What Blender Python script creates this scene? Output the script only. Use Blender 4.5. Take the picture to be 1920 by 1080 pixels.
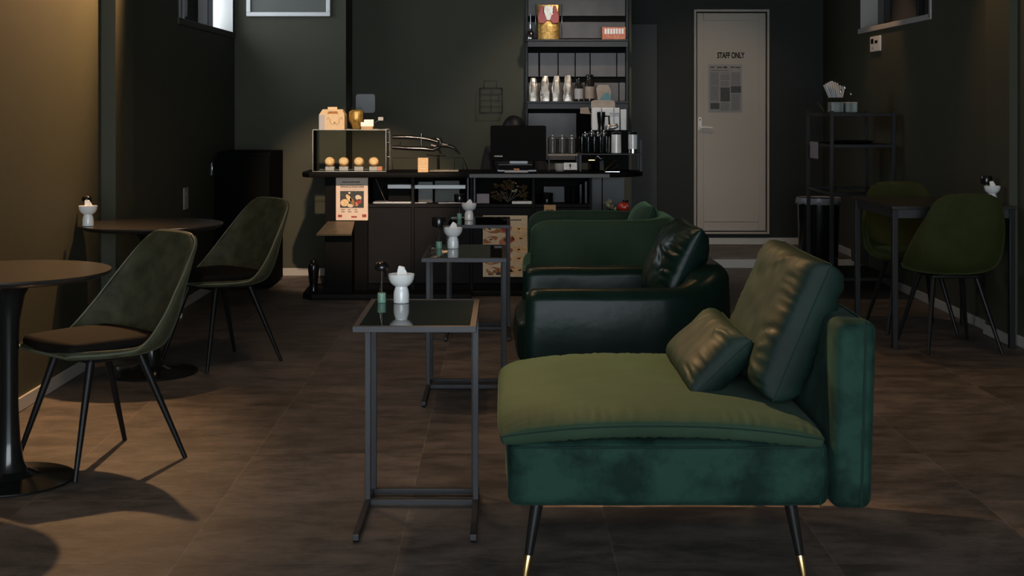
import bpy, bmesh, math, random
from mathutils import Vector, Matrix, noise, Euler
for o in list(bpy.data.objects): bpy.data.objects.remove(o)
R = math.radians; PI = math.pi
random.seed(4)
scn = bpy.context.scene
COL = scn.collection
# ------------------------------------------------------------------ camera
FPX = 2576.0; CZ = 1.3
cam_d = bpy.data.cameras.new('camera'); cam = bpy.data.objects.new('camera', cam_d); COL.objects.link(cam)
cam.location = (0, 0, CZ); cam.rotation_euler = (R(90), 0, 0)
cam_d.sensor_width = 36; cam_d.lens = 36*FPX/1920
cam_d.shift_x = 15/1920; cam_d.shift_y = -340/1920
cam_d.clip_start = .05
scn.camera = cam
# ------------------------------------------------------------------ view
vs = scn.view_settings
vs.view_transform = 'Standard'; vs.look = 'None'; vs.gamma = 1; vs.use_curve_mapping = False
vs.exposure = 0.0
# ------------------------------------------------------------------ world (overcast daylight outside)
w = bpy.data.worlds.new('world'); scn.world = w; w.use_nodes = True
w.node_tree.nodes['Background'].inputs[0].default_value = (.86, .93, 1, 1)
w.node_tree.nodes['Background'].inputs[1].default_value = 4.8
WARM = (1, .56, .25); WARM2 = (1, .70, .47)
def area(name, loc, rot, sx, sy, power, col, portal=False, spread=180):
    l = bpy.data.lights.new(name, 'AREA'); l.shape = 'RECTANGLE'; l.size = sx; l.size_y = sy
    l.energy = power; l.color = col; l.spread = R(spread)
    if portal: l.cycles.is_portal = True
    o = bpy.data.objects.new(name, l); COL.objects.link(o); o.location = loc; o.rotation_euler = rot
    return o
def spot(name, loc, aim, power, angle, blend, rad, col=WARM):
    l = bpy.data.lights.new(name, 'SPOT'); l.energy = power; l.spot_size = R(angle); l.spot_blend = blend
    l.shadow_soft_size = rad; l.color = col
    o = bpy.data.objects.new(name, l); COL.objects.link(o); o.location = loc
    o.rotation_euler = (Vector(aim)-Vector(loc)).to_track_quat('-Z', 'Y').to_euler()
    return o
CEIL = 2.85
area('daylight_shopfront', (.2, -1.32, 1.35), (R(90), 0, 0), 4.2, 2.3, 82, (.79, .93, 1.0))
area('window_portal', (-2.22, 9.62, 2.27), (0, R(-90), 0), .84, 1.7, 1, (1, 1, 1), portal=True)
spot('spot_centre', (-.68, 5.16, CEIL-.12), (.46, 4.08, .48), 600, 33, .7, .03)
spot('added_cross_spot', (-1.0, 5.27, CEIL-.12), (1.2, 4.6, 0), 55, 75, .8, .03, (1, .64, .38))  # separate weak lamp, added to give the floor its hard shadow edge
spot('spot_front_table', (-1.8, 4.0, CEIL-.12), (-1.65, 4.3, 0), 18, 84, .8, .035, (1, .60, .33))
spot('spot_wall', (-1.66, 7.30, CEIL-.12), (-2.07, 6.5, 1.75), 520, 70, 1, .035, (1, .55, .24))
spot('spot_right_table', (2.35, 7.9, CEIL-.12), (2.5, 7.35, 0), 30, 84, .8, .04)
spot('spot_right_back', (2.52, 10.05, CEIL-.12), (2.8, 10.1, 1.2), 26, 62, .7, .04)
spot('spot_counter', (-.7, 6.3, CEIL-.12), (-1.0, 9.5, .9), 640, 24, .5, .03, WARM2)
spot('spot_counter_poster', (.1, 7.6, CEIL-.12), (.0, 9.45, .4), 55, 50, .7, .03, WARM2)
spot('spot_sofas', (.3, 6.9, CEIL-.12), (.75, 6.6, 0), 24, 95, .9, .04)
spot('spot_shelves', (.6, 9.4, CEIL-.12), (.62, 10.6, 1.2), 80, 70, .8, .05, (1, .86, .74))
spot('spot_aisle', (1.9, 5.6, CEIL-.12), (2.0, 5.4, 0), 20, 100, .9, .05, (1, .62, .36))
spot('fill_mid', (-.5, 6.3, CEIL-.12), (-.5, 6.3, 0), 46, 140, 1, .25, (1, .68, .44))  # added wide soft fill that evens out the dark middle floor
spot('spot_door', (1.6, 10.2, CEIL-.12), (1.85, 12, .9), 36, 60, .9, .05, (1, .75, .52))
# ------------------------------------------------------------------ materials
def nodes(m):
    m.use_nodes = True; nt = m.node_tree; return nt, nt.nodes, nt.links
def mat(name, col, rough=.5, metal=0, var=0, scale=8, bump=0, bscale=60, sheen=0, coat=0, spec=.5, stretch=(1,1,1), sheencol=None, col2=None, thr=None):
    m = bpy.data.materials.new(name); nt, N, L = nodes(m); b = N['Principled BSDF']
    b.inputs['Base Color'].default_value = (*col, 1); b.inputs['Roughness'].default_value = rough
    b.inputs['Metallic'].default_value = metal; b.inputs['Specular IOR Level'].default_value = spec
    if sheen:
        b.inputs['Sheen Weight'].default_value = sheen; b.inputs['Sheen Roughness'].default_value = .35
        b.inputs['Sheen Tint'].default_value = (*(sheencol or col), 1)
    if coat: b.inputs['Coat Weight'].default_value = coat; b.inputs['Coat Roughness'].default_value = .12
    tc = N.new('ShaderNodeTexCoord'); mp = N.new('ShaderNodeMapping'); mp.inputs['Scale'].default_value = stretch
    L.new(tc.outputs['Object'], mp.inputs['Vector'])
    if var or col2:
        n = N.new('ShaderNodeTexNoise'); n.inputs['Scale'].default_value = scale; n.inputs['Detail'].default_value = 5; n.inputs['Roughness'].default_value = .6
        L.new(mp.outputs[0], n.inputs['Vector'])
        cr = N.new('ShaderNodeValToRGB'); cr.color_ramp.elements[0].position = (thr or (.32, .68))[0]; cr.color_ramp.elements[1].position = (thr or (.32, .68))[1]
        c2 = col2 or tuple(min(1, c*(1+var)) for c in col); c1 = col if col2 else tuple(c*(1-var) for c in col)
        cr.color_ramp.elements[0].color = (*c1, 1); cr.color_ramp.elements[1].color = (*c2, 1)
        L.new(n.outputs[0], cr.inputs[0]); L.new(cr.outputs[0], b.inputs['Base Color'])
    if bump:
        n2 = N.new('ShaderNodeTexNoise'); n2.inputs['Scale'].default_value = bscale; n2.inputs['Detail'].default_value = 3
        L.new(mp.outputs[0], n2.inputs['Vector'])
        bp = N.new('ShaderNodeBump'); bp.inputs['Strength'].default_value = bump; bp.inputs['Distance'].default_value = .004
        L.new(n2.outputs[0], bp.inputs['Height']); L.new(bp.outputs[0], b.inputs['Normal'])
    return m
def glassmat(name, tint, gloss, rough=.02):
    m = bpy.data.materials.new(name); nt, N, L = nodes(m); N.remove(N['Principled BSDF'])
    t = N.new('ShaderNodeBsdfTransparent'); t.inputs[0].default_value = (*tint, 1)
    g = N.new('ShaderNodeBsdfGlossy'); g.inputs['Roughness'].default_value = rough
    f = N.new('ShaderNodeLayerWeight'); f.inputs[0].default_value = gloss
    x = N.new('ShaderNodeMixShader'); L.new(f.outputs['Fresnel'], x.inputs[0]); L.new(t.outputs[0], x.inputs[1]); L.new(g.outputs[0], x.inputs[2])
    L.new(x.outputs[0], N['Material Output'].inputs[0]); return m
M = {}
M['wall'] = mat('wall_paint', (.056, .056, .036), .62, var=.05, scale=3, bump=.08, bscale=300, spec=.3)
M['wall_dark'] = mat('wall_paint_dark', (.014, .016, .0135), .6, var=.05, scale=3, bump=.08, bscale=300, spec=.3)
M['ceil'] = mat('ceiling_paint', (.045, .045, .042), .8)
M['base'] = mat('baseboard_white', (.42, .40, .37), .5)
M['white'] = mat('white_paint', (.72, .72, .70), .4)
M['door'] = mat('door_paint', (.36, .32, .27), .42, var=.03, scale=2)
M['panel'] = mat('panel_paint', (.018, .020, .0195), .55)
M['black'] = mat('black_laminate', (.0028, .0028, .0028), .65, spec=.1, var=.15, scale=20)
M['black_gloss'] = mat('black_gloss', (.008, .008, .008), .16)
M['blk_metal'] = mat('black_powder_metal', (.0055, .0055, .006), .42, spec=.35)
M['frame'] = mat('charcoal_frame', (.027, .027, .030), .45, metal=.3, bump=.1, bscale=400)
M['counter'] = mat('counter_laminate', (.0055, .0055, .0063), .6, spec=.16, var=.12, scale=6)
M['greylam'] = mat('grey_laminate', (.050, .052, .055), .45, var=.08, scale=8)
M['top'] = mat('tabletop_black', (.022, .020, .018), .26, var=.15, scale=30)
M['tglass'] = mat('dark_glass', (.004, .006, .005), .025, spec=.75)
M['ceramic'] = mat('white_ceramic', (.84, .84, .83), .16, coat=.5)
M['tissue'] = mat('tissue_white', (.88, .88, .87), .8, bump=.3, bscale=120)
M['jade'] = mat('green_stone', (.20, .38, .28), .4, var=.2, scale=60)
M['chrome'] = mat('chrome', (.75, .75, .75), .12, metal=1)
M['brushed'] = mat('brushed_steel', (.55, .54, .52), .32, metal=1)
M['brass'] = mat('brass', (.72, .50, .22), .25, metal=1)
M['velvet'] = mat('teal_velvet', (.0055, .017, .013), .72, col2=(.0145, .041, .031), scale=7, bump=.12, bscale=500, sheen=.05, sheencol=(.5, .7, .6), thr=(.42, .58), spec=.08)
M['velvet_lit'] = mat('teal_velvet_lit_seat', (.021, .040, .024), .8, col2=(.027, .050, .030), scale=5, bump=.12, bscale=500, sheen=.05, sheencol=(.5, .7, .6), spec=.08)  # same velvet, paler and more olive: warm lamp light put into the colour
M['velvet_dim'] = mat('teal_velvet_dim_pillow', (.003, .011, .008), .6, col2=(.006, .0205, .0145), scale=6, bump=.15, bscale=300, thr=(.36, .66), spec=.2)  # same velvet, darkened: weaker light on the pillows put into the colour
M['velvet_g'] = mat('green_velvet', (.014, .036, .022), .7, col2=(.022, .050, .031), scale=5, bump=.1, bscale=500, sheen=.4, sheencol=(.35, .6, .35), spec=.2)
M['leather'] = mat('green_leather', (.003, .012, .009), .32, col2=(.005, .018, .0135), scale=7, bump=.3, bscale=22, spec=.16)
M['suede'] = mat('olive_suede', (.022, .024, .011), .7, col2=(.052, .053, .029), scale=16, bump=.12, bscale=300, sheen=.15, sheencol=(.6, .7, .45), spec=.25)
M['olive'] = mat('olive_velvet', (.022, .028, .006), .75, col2=(.033, .042, .010), scale=9, bump=.1, bscale=400, sheen=.15, sheencol=(.5, .65, .2), spec=.2)
M['pad'] = mat('seat_pad_dark', (.0065, .0052, .0042), .8, var=.25, scale=14, spec=.12)
M['piping'] = mat('piping', (.11, .12, .08), .45)
M['piping_t'] = mat('piping_teal', (.006, .022, .017), .7, spec=.2)
M['glass'] = glassmat('clear_glass', (.96, .98, .97), .015)
M['jarglass'] = glassmat('jar_glass', (.80, .82, .81), .22, .06)
M['winglass'] = glassmat('window_glass', (.97, .98, 1), .06)
M['smoke'] = glassmat('smoked_glass', (.45, .45, .42), .1)
M['paper'] = mat('poster_paper', (.70, .56, .46), .7, var=.04, scale=9)
M['kraft'] = mat('kraft_paper', (.46, .30, .15), .7, var=.12, scale=18)
M['print'] = mat('print_dark', (.06, .045, .04), .7)
M['printr'] = mat('print_red', (.32, .04, .025), .6)
M['photo'] = mat('print_photo_dark', (.03, .03, .028), .5, var=.5, scale=60)
M['bread'] = mat('bread', (.62, .40, .18), .7, col2=(.85, .64, .36), scale=50, bump=.3, bscale=150)
M['crust'] = mat('bread_crust', (.28, .11, .03), .6, col2=(.42, .20, .07), scale=60)
M['salmon'] = mat('print_salmon', (.50, .20, .11), .6, var=.3, scale=70)
M['cream'] = mat('print_cream', (.66, .55, .38), .6, var=.1, scale=60)
M['news'] = mat('newsprint', (.27, .27, .27), .8, var=.06, scale=14)
M['newsink'] = mat('newsprint_ink', (.13, .13, .135), .8, var=.3, scale=150)
M['foil'] = mat('foil_bag', (.42, .38, .33), .32, metal=.85, var=.15, scale=30, bump=.6, bscale=30)
M['brownpanel'] = mat('brown_panel', (.060, .046, .038), .36, var=.3, scale=7, bump=.1, bscale=10)
M['gold'] = mat('gold_film', (.45, .27, .07), .3, metal=.5, var=.4, scale=40, bump=.6, bscale=50)
M['red'] = mat('red_glaze', (.42, .025, .015), .28)
M['orange'] = mat('orange_print', (.42, .09, .04), .5, col2=(.62, .25, .14), scale=40)
M['teal'] = mat('teal_print', (.09, .20, .22), .5, var=.2, scale=40)
M['beige'] = mat('beige_wood', (.30, .24, .19), .5, var=.15, scale=20)
M['greyplastic'] = mat('grey_plastic', (.38, .37, .37), .4, var=.05, scale=6)
M['pink'] = mat('pink_paper', (.42, .33, .34), .6, var=.08, scale=30)
M['lid'] = mat('dark_jar', (.015, .012, .010), .15)
M['dried'] = mat('dried_flowers', (.10, .035, .010), .8, col2=(.10, .075, .025), scale=14, bump=.6, bscale=120)
M['skin'] = mat('skin', (.45, .27, .19), .5)
M['hair'] = mat('black_hair', (.004, .0035, .0035), .55, spec=.25, bump=.4, bscale=90, stretch=(1,1,.2))
M['cloth'] = mat('black_cloth', (.004, .004, .0045), .85, bump=.2, bscale=120)
M['liner'] = mat('bin_liner', (.30, .29, .31), .35, var=.2, scale=30, bump=.8, bscale=30)
M['blind'] = mat('window_dark_pane', (.035, .033, .030), .3)
M['frost'] = mat('frosted_pane', (.085, .088, .078), .45)
M['bronze'] = mat('bronze_plate', (.16, .13, .09), .38, metal=.6, var=.2, scale=12)
M['steelpan'] = mat('steel_pan', (.40, .40, .40), .45, metal=.8)
M['edge'] = mat('polished_glass_edge', (.50, .52, .49), .3)
M['fishy'] = mat('striped_glaze', (.25, .24, .14), .4, col2=(.03, .04, .02), scale=60, thr=(.45, .55))
# floor
def floor_mat():
    m = bpy.data.materials.new('stone_tile_floor'); nt, N, L = nodes(m); b = N['Principled BSDF']
    tc = N.new('ShaderNodeTexCoord'); mp = N.new('ShaderNodeMapping'); mp.inputs['Location'].default_value = (.307, -3.908+.622*7, 0)
    L.new(tc.outputs['Object'], mp.inputs[0])
    br = N.new('ShaderNodeTexBrick'); br.offset = 0; br.squash = 1
    br.inputs['Scale'].default_value = 1; br.inputs['Brick Width'].default_value = .626; br.inputs['Row Height'].default_value = .622
    br.inputs['Mortar Size'].default_value = .0024; br.inputs['Mortar Smooth'].default_value = .2; br.inputs['Bias'].default_value = 0
    br.inputs['Color1'].default_value = (.100, .086, .076, 1); br.inputs['Color2'].default_value = (.077, .067, .060, 1); br.inputs['Mortar'].default_value = (.135, .118, .103, 1)
    L.new(mp.outputs[0], br.inputs['Vector'])
    dv = N.new('ShaderNodeVectorMath'); dv.operation = 'DIVIDE'; dv.inputs[1].default_value = (.626, .622, 1); L.new(mp.outputs[0], dv.inputs[0])
    fo = N.new('ShaderNodeVectorMath'); fo.operation = 'FLOOR'; L.new(dv.outputs[0], fo.inputs[0])
    wn_ = N.new('ShaderNodeTexWhiteNoise'); L.new(fo.outputs[0], wn_.inputs['Vector'])
    sc_ = N.new('ShaderNodeVectorMath'); sc_.operation = 'MULTIPLY_ADD'; sc_.inputs[1].default_value = (7, 7, 7); L.new(wn_.outputs['Color'], sc_.inputs[0]); L.new(tc.outputs['Object'], sc_.inputs[2])
    ms = N.new('ShaderNodeMapping'); ms.inputs['Scale'].default_value = (2.1, 3.8, 1); L.new(sc_.outputs[0], ms.inputs[0])
    n = N.new('ShaderNodeTexNoise'); n.inputs['Scale'].default_value = 2.0; n.inputs['Detail'].default_value = 10; n.inputs['Roughness'].default_value = .74
    L.new(ms.outputs[0], n.inputs['Vector'])
    cr = N.new('ShaderNodeValToRGB'); cr.color_ramp.elements[0].position = .40; cr.color_ramp.elements[0].color = (.58, .58, .59, 1)
    cr.color_ramp.elements[1].position = .62; cr.color_ramp.elements[1].color = (1.62, 1.57, 1.53, 1); L.new(n.outputs[0], cr.inputs[0])
    mx = N.new('ShaderNodeMix'); mx.data_type = 'RGBA'; mx.blend_type = 'MULTIPLY'; mx.inputs[0].default_value = 1
    tv = N.new('ShaderNodeMapRange'); tv.inputs[3].default_value = .84; tv.inputs[4].default_value = 1.16; L.new(wn_.outputs['Value'], tv.inputs[0])
    m2 = N.new('ShaderNodeMix'); m2.data_type = 'RGBA'; m2.blend_type = 'MULTIPLY'; m2.inputs[0].default_value = 1; L.new(br.outputs['Color'], m2.inputs[6]); L.new(tv.outputs[0], m2.inputs[7])
    L.new(m2.outputs[2], mx.inputs[6]); L.new(cr.outputs[0], mx.inputs[7]); L.new(mx.outputs[2], b.inputs['Base Color'])
    mr = N.new('ShaderNodeMapRange'); mr.inputs[3].default_value = .42; mr.inputs[4].default_value = .62
    L.new(n.outputs[0], mr.inputs[0]); L.new(mr.outputs[0], b.inputs['Roughness'])
    n2 = N.new('ShaderNodeTexNoise'); n2.inputs['Scale'].default_value = 60; n2.inputs['Detail'].default_value = 4; L.new(tc.outputs['Object'], n2.inputs['Vector'])
    bp = N.new('ShaderNodeBump'); bp.inputs['Strength'].default_value = .12; bp.inputs['Distance'].default_value = .003
    L.new(n2.outputs[0], bp.inputs['Height']); L.new(bp.outputs[0], b.inputs['Normal'])
    b.inputs['Specular IOR Level'].default_value = .35
    return m
M['floor'] = floor_mat()
# ------------------------------------------------------------------ mesh helpers
def BM(): return bmesh.new()
def xf(bm, vs, mx):
    if mx is not None: bmesh.ops.transform(bm, matrix=mx, verts=vs)
def box(bm, x0, x1, y0, y1, z0, z1, bev=0, mx=None, seg=2):
    t = bmesh.new(); bmesh.ops.create_cube(t, size=1)
    bmesh.ops.transform(t, matrix=Matrix.Translation(((x0+x1)/2, (y0+y1)/2, (z0+z1)/2)) @ Matrix.Diagonal((abs(x1-x0), abs(y1-y0), abs(z1-z0), 1)), verts=t.verts)
    if bev: bmesh.ops.bevel(t, geom=t.edges[:], offset=bev, segments=seg, profile=.5, affect='EDGES')
    t.normal_update()
    for f in t.faces:
        if max(abs(c) for c in f.normal) > .999: f.material_index = 7
    if mx is not None: bmesh.ops.transform(t, matrix=mx, verts=t.verts)
    merge(bm, t); return bm
def merge(bm, t):
    me = bpy.data.meshes.new('t'); t.to_mesh(me); t.free(); bm.from_mesh(me); bpy.data.meshes.remove(me)
def loft(bm, rings, closed=True, cap=True, loop=False):
    vv = [[bm.verts.new(p) for p in r] for r in rings]; n = len(vv[0]); k = len(vv)
    for i in range(k if loop else k-1):
        a = vv[i]; b = vv[(i+1) % k]
        for j in range(n if closed else n-1):
            q = (a[j], a[(j+1) % n], b[(j+1) % n], b[j])
            if len(set(q)) == 4:
                try: bm.faces.new(q)
                except ValueError: pass
    if cap and not loop and closed:
        for r in (list(reversed(vv[0])), vv[-1]):
            try: bm.faces.new(r)
            except ValueError: pass
    return vv
def tube(bm, pts, r, n=8, rad=None, cap=True, loop=False):
    pts = [Vector(p) for p in pts]; rings = []; up = None
    for i, p in enumerate(pts):
        if loop: d = (pts[(i+1) % len(pts)]-pts[i-1])
        else: d = (pts[min(i+1, len(pts)-1)]-pts[max(i-1, 0)])
        d.normalize()
        if up is None: up = Vector((0, 0, 1)) if abs(d.z) < .9 else Vector((1, 0, 0))
        u = d.cross(up).normalized(); up = u.cross(d).normalized()
        rr = rad[i] if rad else r
        rings.append([p+rr*(math.cos(2*PI*j/n)*u+math.sin(2*PI*j/n)*up) for j in range(n)])
    loft(bm, rings, cap=cap, loop=loop); return bm
def cyl(bm, p0, p1, r0, r1=None, n=20):
    return tube(bm, [p0, p1], r0, n, rad=[r0, r0 if r1 is None else r1])
def lathe(bm, prof, c=(0, 0, 0), n=40, mx=None, cap=True):
    c = Vector(c); t = bmesh.new()
    loft(t, [[c+Vector((r*math.cos(2*PI*j/n), r*math.sin(2*PI*j/n), z)) for j in range(n)] for r, z in prof], cap=cap)
    if mx is not None: bmesh.ops.transform(t, matrix=mx, verts=t.verts)
    merge(bm, t); return bm
def prism(bm, pts, z0, z1, axis='z', bev=0):
    def P(a, b, c): return {'z': (a, b, c), 'y': (a, c, b), 'x': (c, a, b)}[axis]
    t = bmesh.new(); loft(t, [[P(a, b, z0) for a, b in pts], [P(a, b, z1) for a, b in pts]])
    bmesh.ops.recalc_face_normals(t, faces=t.faces)
    if bev: bmesh.ops.bevel(t, geom=t.edges[:], offset=bev, segments=2, profile=.5, affect='EDGES')
    merge(bm, t); return bm
def rrect(x0, x1, y0, y1, r, n=6):
    o = []
    for cx, cy, a in ((x1-r, y1-r, 0), (x0+r, y1-r, 90), (x0+r, y0+r, 180), (x1-r, y0+r, 270)):
        for k in range(n+1):
            t = R(a+90*k/n); o.append((cx+r*math.cos(t), cy+r*math.sin(t)))
    return o
def softbox(bm, h, r, n=14, bulge=(0, 0, 0), amp=0, fs=6, mx=None, seed=0, pinch=0, fn=None):
    """rounded soft box of half size h, edge radius r, with bulging faces and cloth unevenness"""
    t = bmesh.new(); bmesh.ops.create_cube(t, size=2)
    bmesh.ops.subdivide_edges(t, edges=t.edges[:], cuts=n*2-1, use_grid_fill=True)
    for v in t.verts:
        p = v.co.copy()
        for k in range(3):                       # denser towards the edges
            s = abs(p[k]); p[k] = math.copysign(s*.4+.6*math.sin(s*PI/2), p[k])
        q = Vector([p[k]*h[k] for k in range(3)])
        c = Vector([max(-(h[k]-r), min(h[k]-r, q[k])) for k in range(3)])
        d = q-c
        if d.length > 1e-9: q = c+d.normalized()*min(r, d.length if False else r)
        f = [1-min(1, abs(p[k]))**2 for k in range(3)]
        b = Vector((math.copysign(bulge[0]*f[1]*f[2], p.x)*abs(p.x)**2, math.copysign(bulge[1]*f[0]*f[2], p.y)*abs(p.y)**2, math.copysign(bulge[2]*f[0]*f[1], p.z)*abs(p.z)**2))
        q += b
        if pinch:
            e = (abs(p.y)*abs(p.z))**5 if pinch > 0 else 0
            q.x *= 1-pinch*e
            q.y *= 1+.03*e; q.z *= 1+.04*e
        if amp:
            nn = q.normalized()
            a = noise.noise(Vector((q.x*fs+seed, q.y*fs, q.z*fs)))+.5*noise.noise(Vector((q.x*fs*2.6, q.y*fs*2.6+seed, q.z*fs*2.6)))
            q += nn*a*amp
        if fn: q = fn(p, q)
        v.co = q
    if mx is not None: bmesh.ops.transform(t, matrix=mx, verts=t.verts)
    merge(bm, t); return bm
def sewn(bm, a, b, tt, tb, p=2.6, q=.5, qb=None, k=0, ear=.03, n=44, seam=None, pucker=.004, freq=26, lump=.004, seed=0, mx=None, crease=()):
    """two sewn faces meeting at a seam; local z is the thickness direction"""
    t = bmesh.new(); qb = qb or q
    def g(i): u = -1+2*i/n; return math.sin(u*PI/2)*.55+u*.45
    def pos(i, j, side):
        u, v = g(i), g(j); au, av = abs(u), abs(v)
        x = a*u*(1-ear*(1-v*v)**1.0)*math.sqrt(max(0, 1-k*v**6)); y = b*v*(1-ear*(1-u*u)**1.0)*math.sqrt(max(0, 1-k*u**6))
        m_ = max(0, (1-au**p)*(1-av**p))
        h = (tt*m_**q) if side > 0 else -(tb*m_**qb)
        eu, ev = 1-au, 1-av
        w_ = (1-math.exp(-eu*30))*(1-math.exp(-ev*30))
        pk = pucker*(math.exp(-eu*9)*noise.noise(Vector((y*freq*3, u*2+seed, side)))+math.exp(-ev*9)*noise.noise(Vector((x*freq*3, v*2+seed, side+4))))
        lm = lump*(noise.noise(Vector((x*7+seed, y*7, side)))+.5*noise.noise(Vector((x*18, y*18+seed, side))))
        for (cu, cv, du, dv, am, wd) in crease:      # fold lines from (cu,cv) running along (du,dv)
            L_ = math.hypot(du, dv); s_ = ((u-cu)*du+(v-cv)*dv)/L_**2; d_ = ((u-cu)*dv-(v-cv)*du)/L_+.03*math.sin(s_*4)
            if -.15 < s_ < 1.15: lm += am*math.exp(-(d_/wd)**2)*math.sin(PI*max(0, min(1, (s_+.15)/1.3)))
        h += math.copysign(1, side)*(pk*2.2+lm)*w_*min(1, m_*6)
        return Vector((x, y, h+(seam(u, v) if seam else 0)))
    G = {}
    for side in (1, -1):
        for i in range(n+1):
            for j in range(n+1):
                e = i in (0, n) or j in (0, n)
                if e and side < 0: G[(i, j, side)] = G[(i, j, 1)]; continue
                G[(i, j, side)] = t.verts.new(pos(i, j, side))
        for i in range(n):
            for j in range(n):
                try: t.faces.new((G[(i, j, side)], G[(i+1, j, side)], G[(i+1, j+1, side)], G[(i, j+1, side)]))
                except ValueError: pass
    edge = [(i, 0) for i in range(n)]+[(n, j) for j in range(n)]+[(i, n) for i in range(n, 0, -1)]+[(0, j) for j in range(n, 0, -1)]
    pts = [G[(i, j, 1)].co.copy() for i, j in edge]
    if mx is not None: bmesh.ops.transform(t, matrix=mx, verts=t.verts); pts = [mx @ p_ for p_ in pts]
    merge(bm, t); return pts
ORG = {}
def obj(name, bm, m, parent=None, smooth=True, ang=35, uvw=None):
    bmesh.ops.recalc_face_normals(bm, faces=bm.faces)
    if parent is not None: mx = ORG[parent.name]
    else:
        xs = [v.co for v in bm.verts]
        mx = Matrix.Translation(((min(v.x for v in xs)+max(v.x for v in xs))/2, (min(v.y for v in xs)+max(v.y for v in xs))/2, min(v.z for v in xs)))
    bm.transform(mx.inverted())
    me = bpy.data.meshes.new(name); 
    if smooth:
        for f in bm.faces: f.smooth = not (f.material_index == 7 or len(f.verts) > 4)
        for e in bm.edges:
            if len(e.link_faces) == 2 and e.calc_face_angle(0) > R(ang): e.smooth = False
    for f in bm.faces: f.material_index = 0
    bm.to_mesh(me); bm.free(); me.materials.append(m)
    o = bpy.data.objects.new(name, me); COL.objects.link(o)
    if parent is not None: o.parent = parent
    else: o.matrix_world = mx
    ORG[o.name] = mx
    return o
def thing(name, label, cat, loc=(0, 0, 0), rz=0, group=None):
    o = bpy.data.objects.new(name, None); COL.objects.link(o); o.empty_display_size = .1
    o.location = loc; o.rotation_euler = (0, 0, rz); ORG[o.name] = Matrix.Translation(loc) @ Matrix.Rotation(rz, 4, 'Z')
    o['label'] = label; o['category'] = cat
    if group: o['group'] = group
    return o
def tag(o, label, cat, group=None):
    o['label'] = label; o['category'] = cat
    if group: o['group'] = group
    return o
def struct(name, bm, m, parent=None, smooth=False):
    o = obj(name, bm, m, parent, smooth)
    if parent is None: o['kind'] = 'structure'
    return o
def sthing(name, loc=(0, 0, 0)):
    o = bpy.data.objects.new(name, None); COL.objects.link(o); o.location = loc; ORG[o.name] = Matrix.Translation(loc)
    o['kind'] = 'structure'; return o
def dup(root, loc, rz=0, label=None, group=None):
    def cp(o, par):
        c = o.copy(); COL.objects.link(c); c.parent = par
        for ch in list(o.children): cp(ch, c)
        return c
    r = cp(root, None); r.location = loc; r.rotation_euler = (0, 0, rz)
    if label: r['label'] = label
    if group: r['group'] = group
    return r
def subs(o, lv=2, ren=2):
    s = o.modifiers.new('subsurf', 'SUBSURF'); s.levels = lv; s.render_levels = ren
def at(px, d, py=None):          # measured pixel + distance -> metres
    return (px-945)*d/FPX, (CZ-(py-200)*d/FPX) if py is not None else None
def PX(px, d): return (px-945)*d/FPX
def PZ(py, d): return CZ-(py-200)*d/FPX
def textmesh(txt, size, depth=.001, offset=0, sx=1):
    c = bpy.data.curves.new('t', 'FONT'); c.body = txt; c.size = size; c.extrude = depth; c.offset = offset; c.align_x = 'CENTER'
    o = bpy.data.objects.new('t', c); COL.objects.link(o)
    dg = bpy.context.evaluated_depsgraph_get(); me = bpy.data.meshes.new_from_object(o.evaluated_get(dg))
    bm = bmesh.new(); bm.from_mesh(me); bpy.data.objects.remove(o); bpy.data.meshes.remove(me)
    bm.transform(Matrix.Rotation(R(90), 4, 'X') @ Matrix.Diagonal((sx, 1, 1, 1))); return bm
# ------------------------------------------------------------------ room shell
XL = -2.07; XR = 2.80; YB1 = 10.56; YB2 = 11.0; YB3 = 12.06; XRET = -1.215; PLY = 11.07; PLZ = .09; YF = -1.4
bm = BM(); box(bm, XL-.2, XR+.2, YF-.1, YB3+.2, -.1, 0); fl = struct('floor', bm, M['floor'])
# keep the tile pattern in room coordinates
fl.data.transform(ORG[fl.name]); fl.matrix_world = Matrix.Identity(4)
bm = BM(); box(bm, PX(1108, 11.07), XR-.001, PLY, YB3-.001, .001, PLZ); pf = struct('trim_1', bm, M['floor'])
bm = BM(); box(bm, PX(1108, 11.07), XR-.001, PLY-.012, PLY-.0005, .001, .07, .002); struct('baseboard_platform', bm, M['base'])
bm = BM(); box(bm, XL-.3, XR+.3, YF-.1, YB3+.2, CEIL, CEIL+.1); struct('ceiling', bm, M['ceil'])
# left wall with window opening
WY0, WY1, WZ0 = 8.74, 10.50, 1.855; WZ1 = 2.68
bm = BM()
for a in ((YF, WY0, 0, CEIL), (WY1, YB1+.2, 0, CEIL), (WY0, WY1, 0, WZ0), (WY0, WY1, WZ1, CEIL)):
    box(bm, XL-.2, XL, a[0], a[1], a[2], a[3])
struct('wall_left', bm, M['wall'])
bm = BM(); box(bm, XL-.0, XL+.074, 7.06, 7.40, 0, CEIL); struct('trim_2', bm, M['wall'])
# right wall with window opening
RY0, RY1, RZ0 = 9.02, 10.80, 1.90
bm = BM()
for a in ((YF, RY0, 0, CEIL), (RY1, YB3+.2, 0, CEIL), (RY0, RY1, 0, RZ0), (RY0, RY1, 2.7, CEIL)):
    box(bm, XR, XR+.2, a[0], a[1], a[2], a[3])
struct('wall_right', bm, M['wall'])
bm = BM(); box(bm, XR-.045, XR, 7.49, 7.86, 0, CEIL); struct('trim_3', bm, M['wall'])
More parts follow.
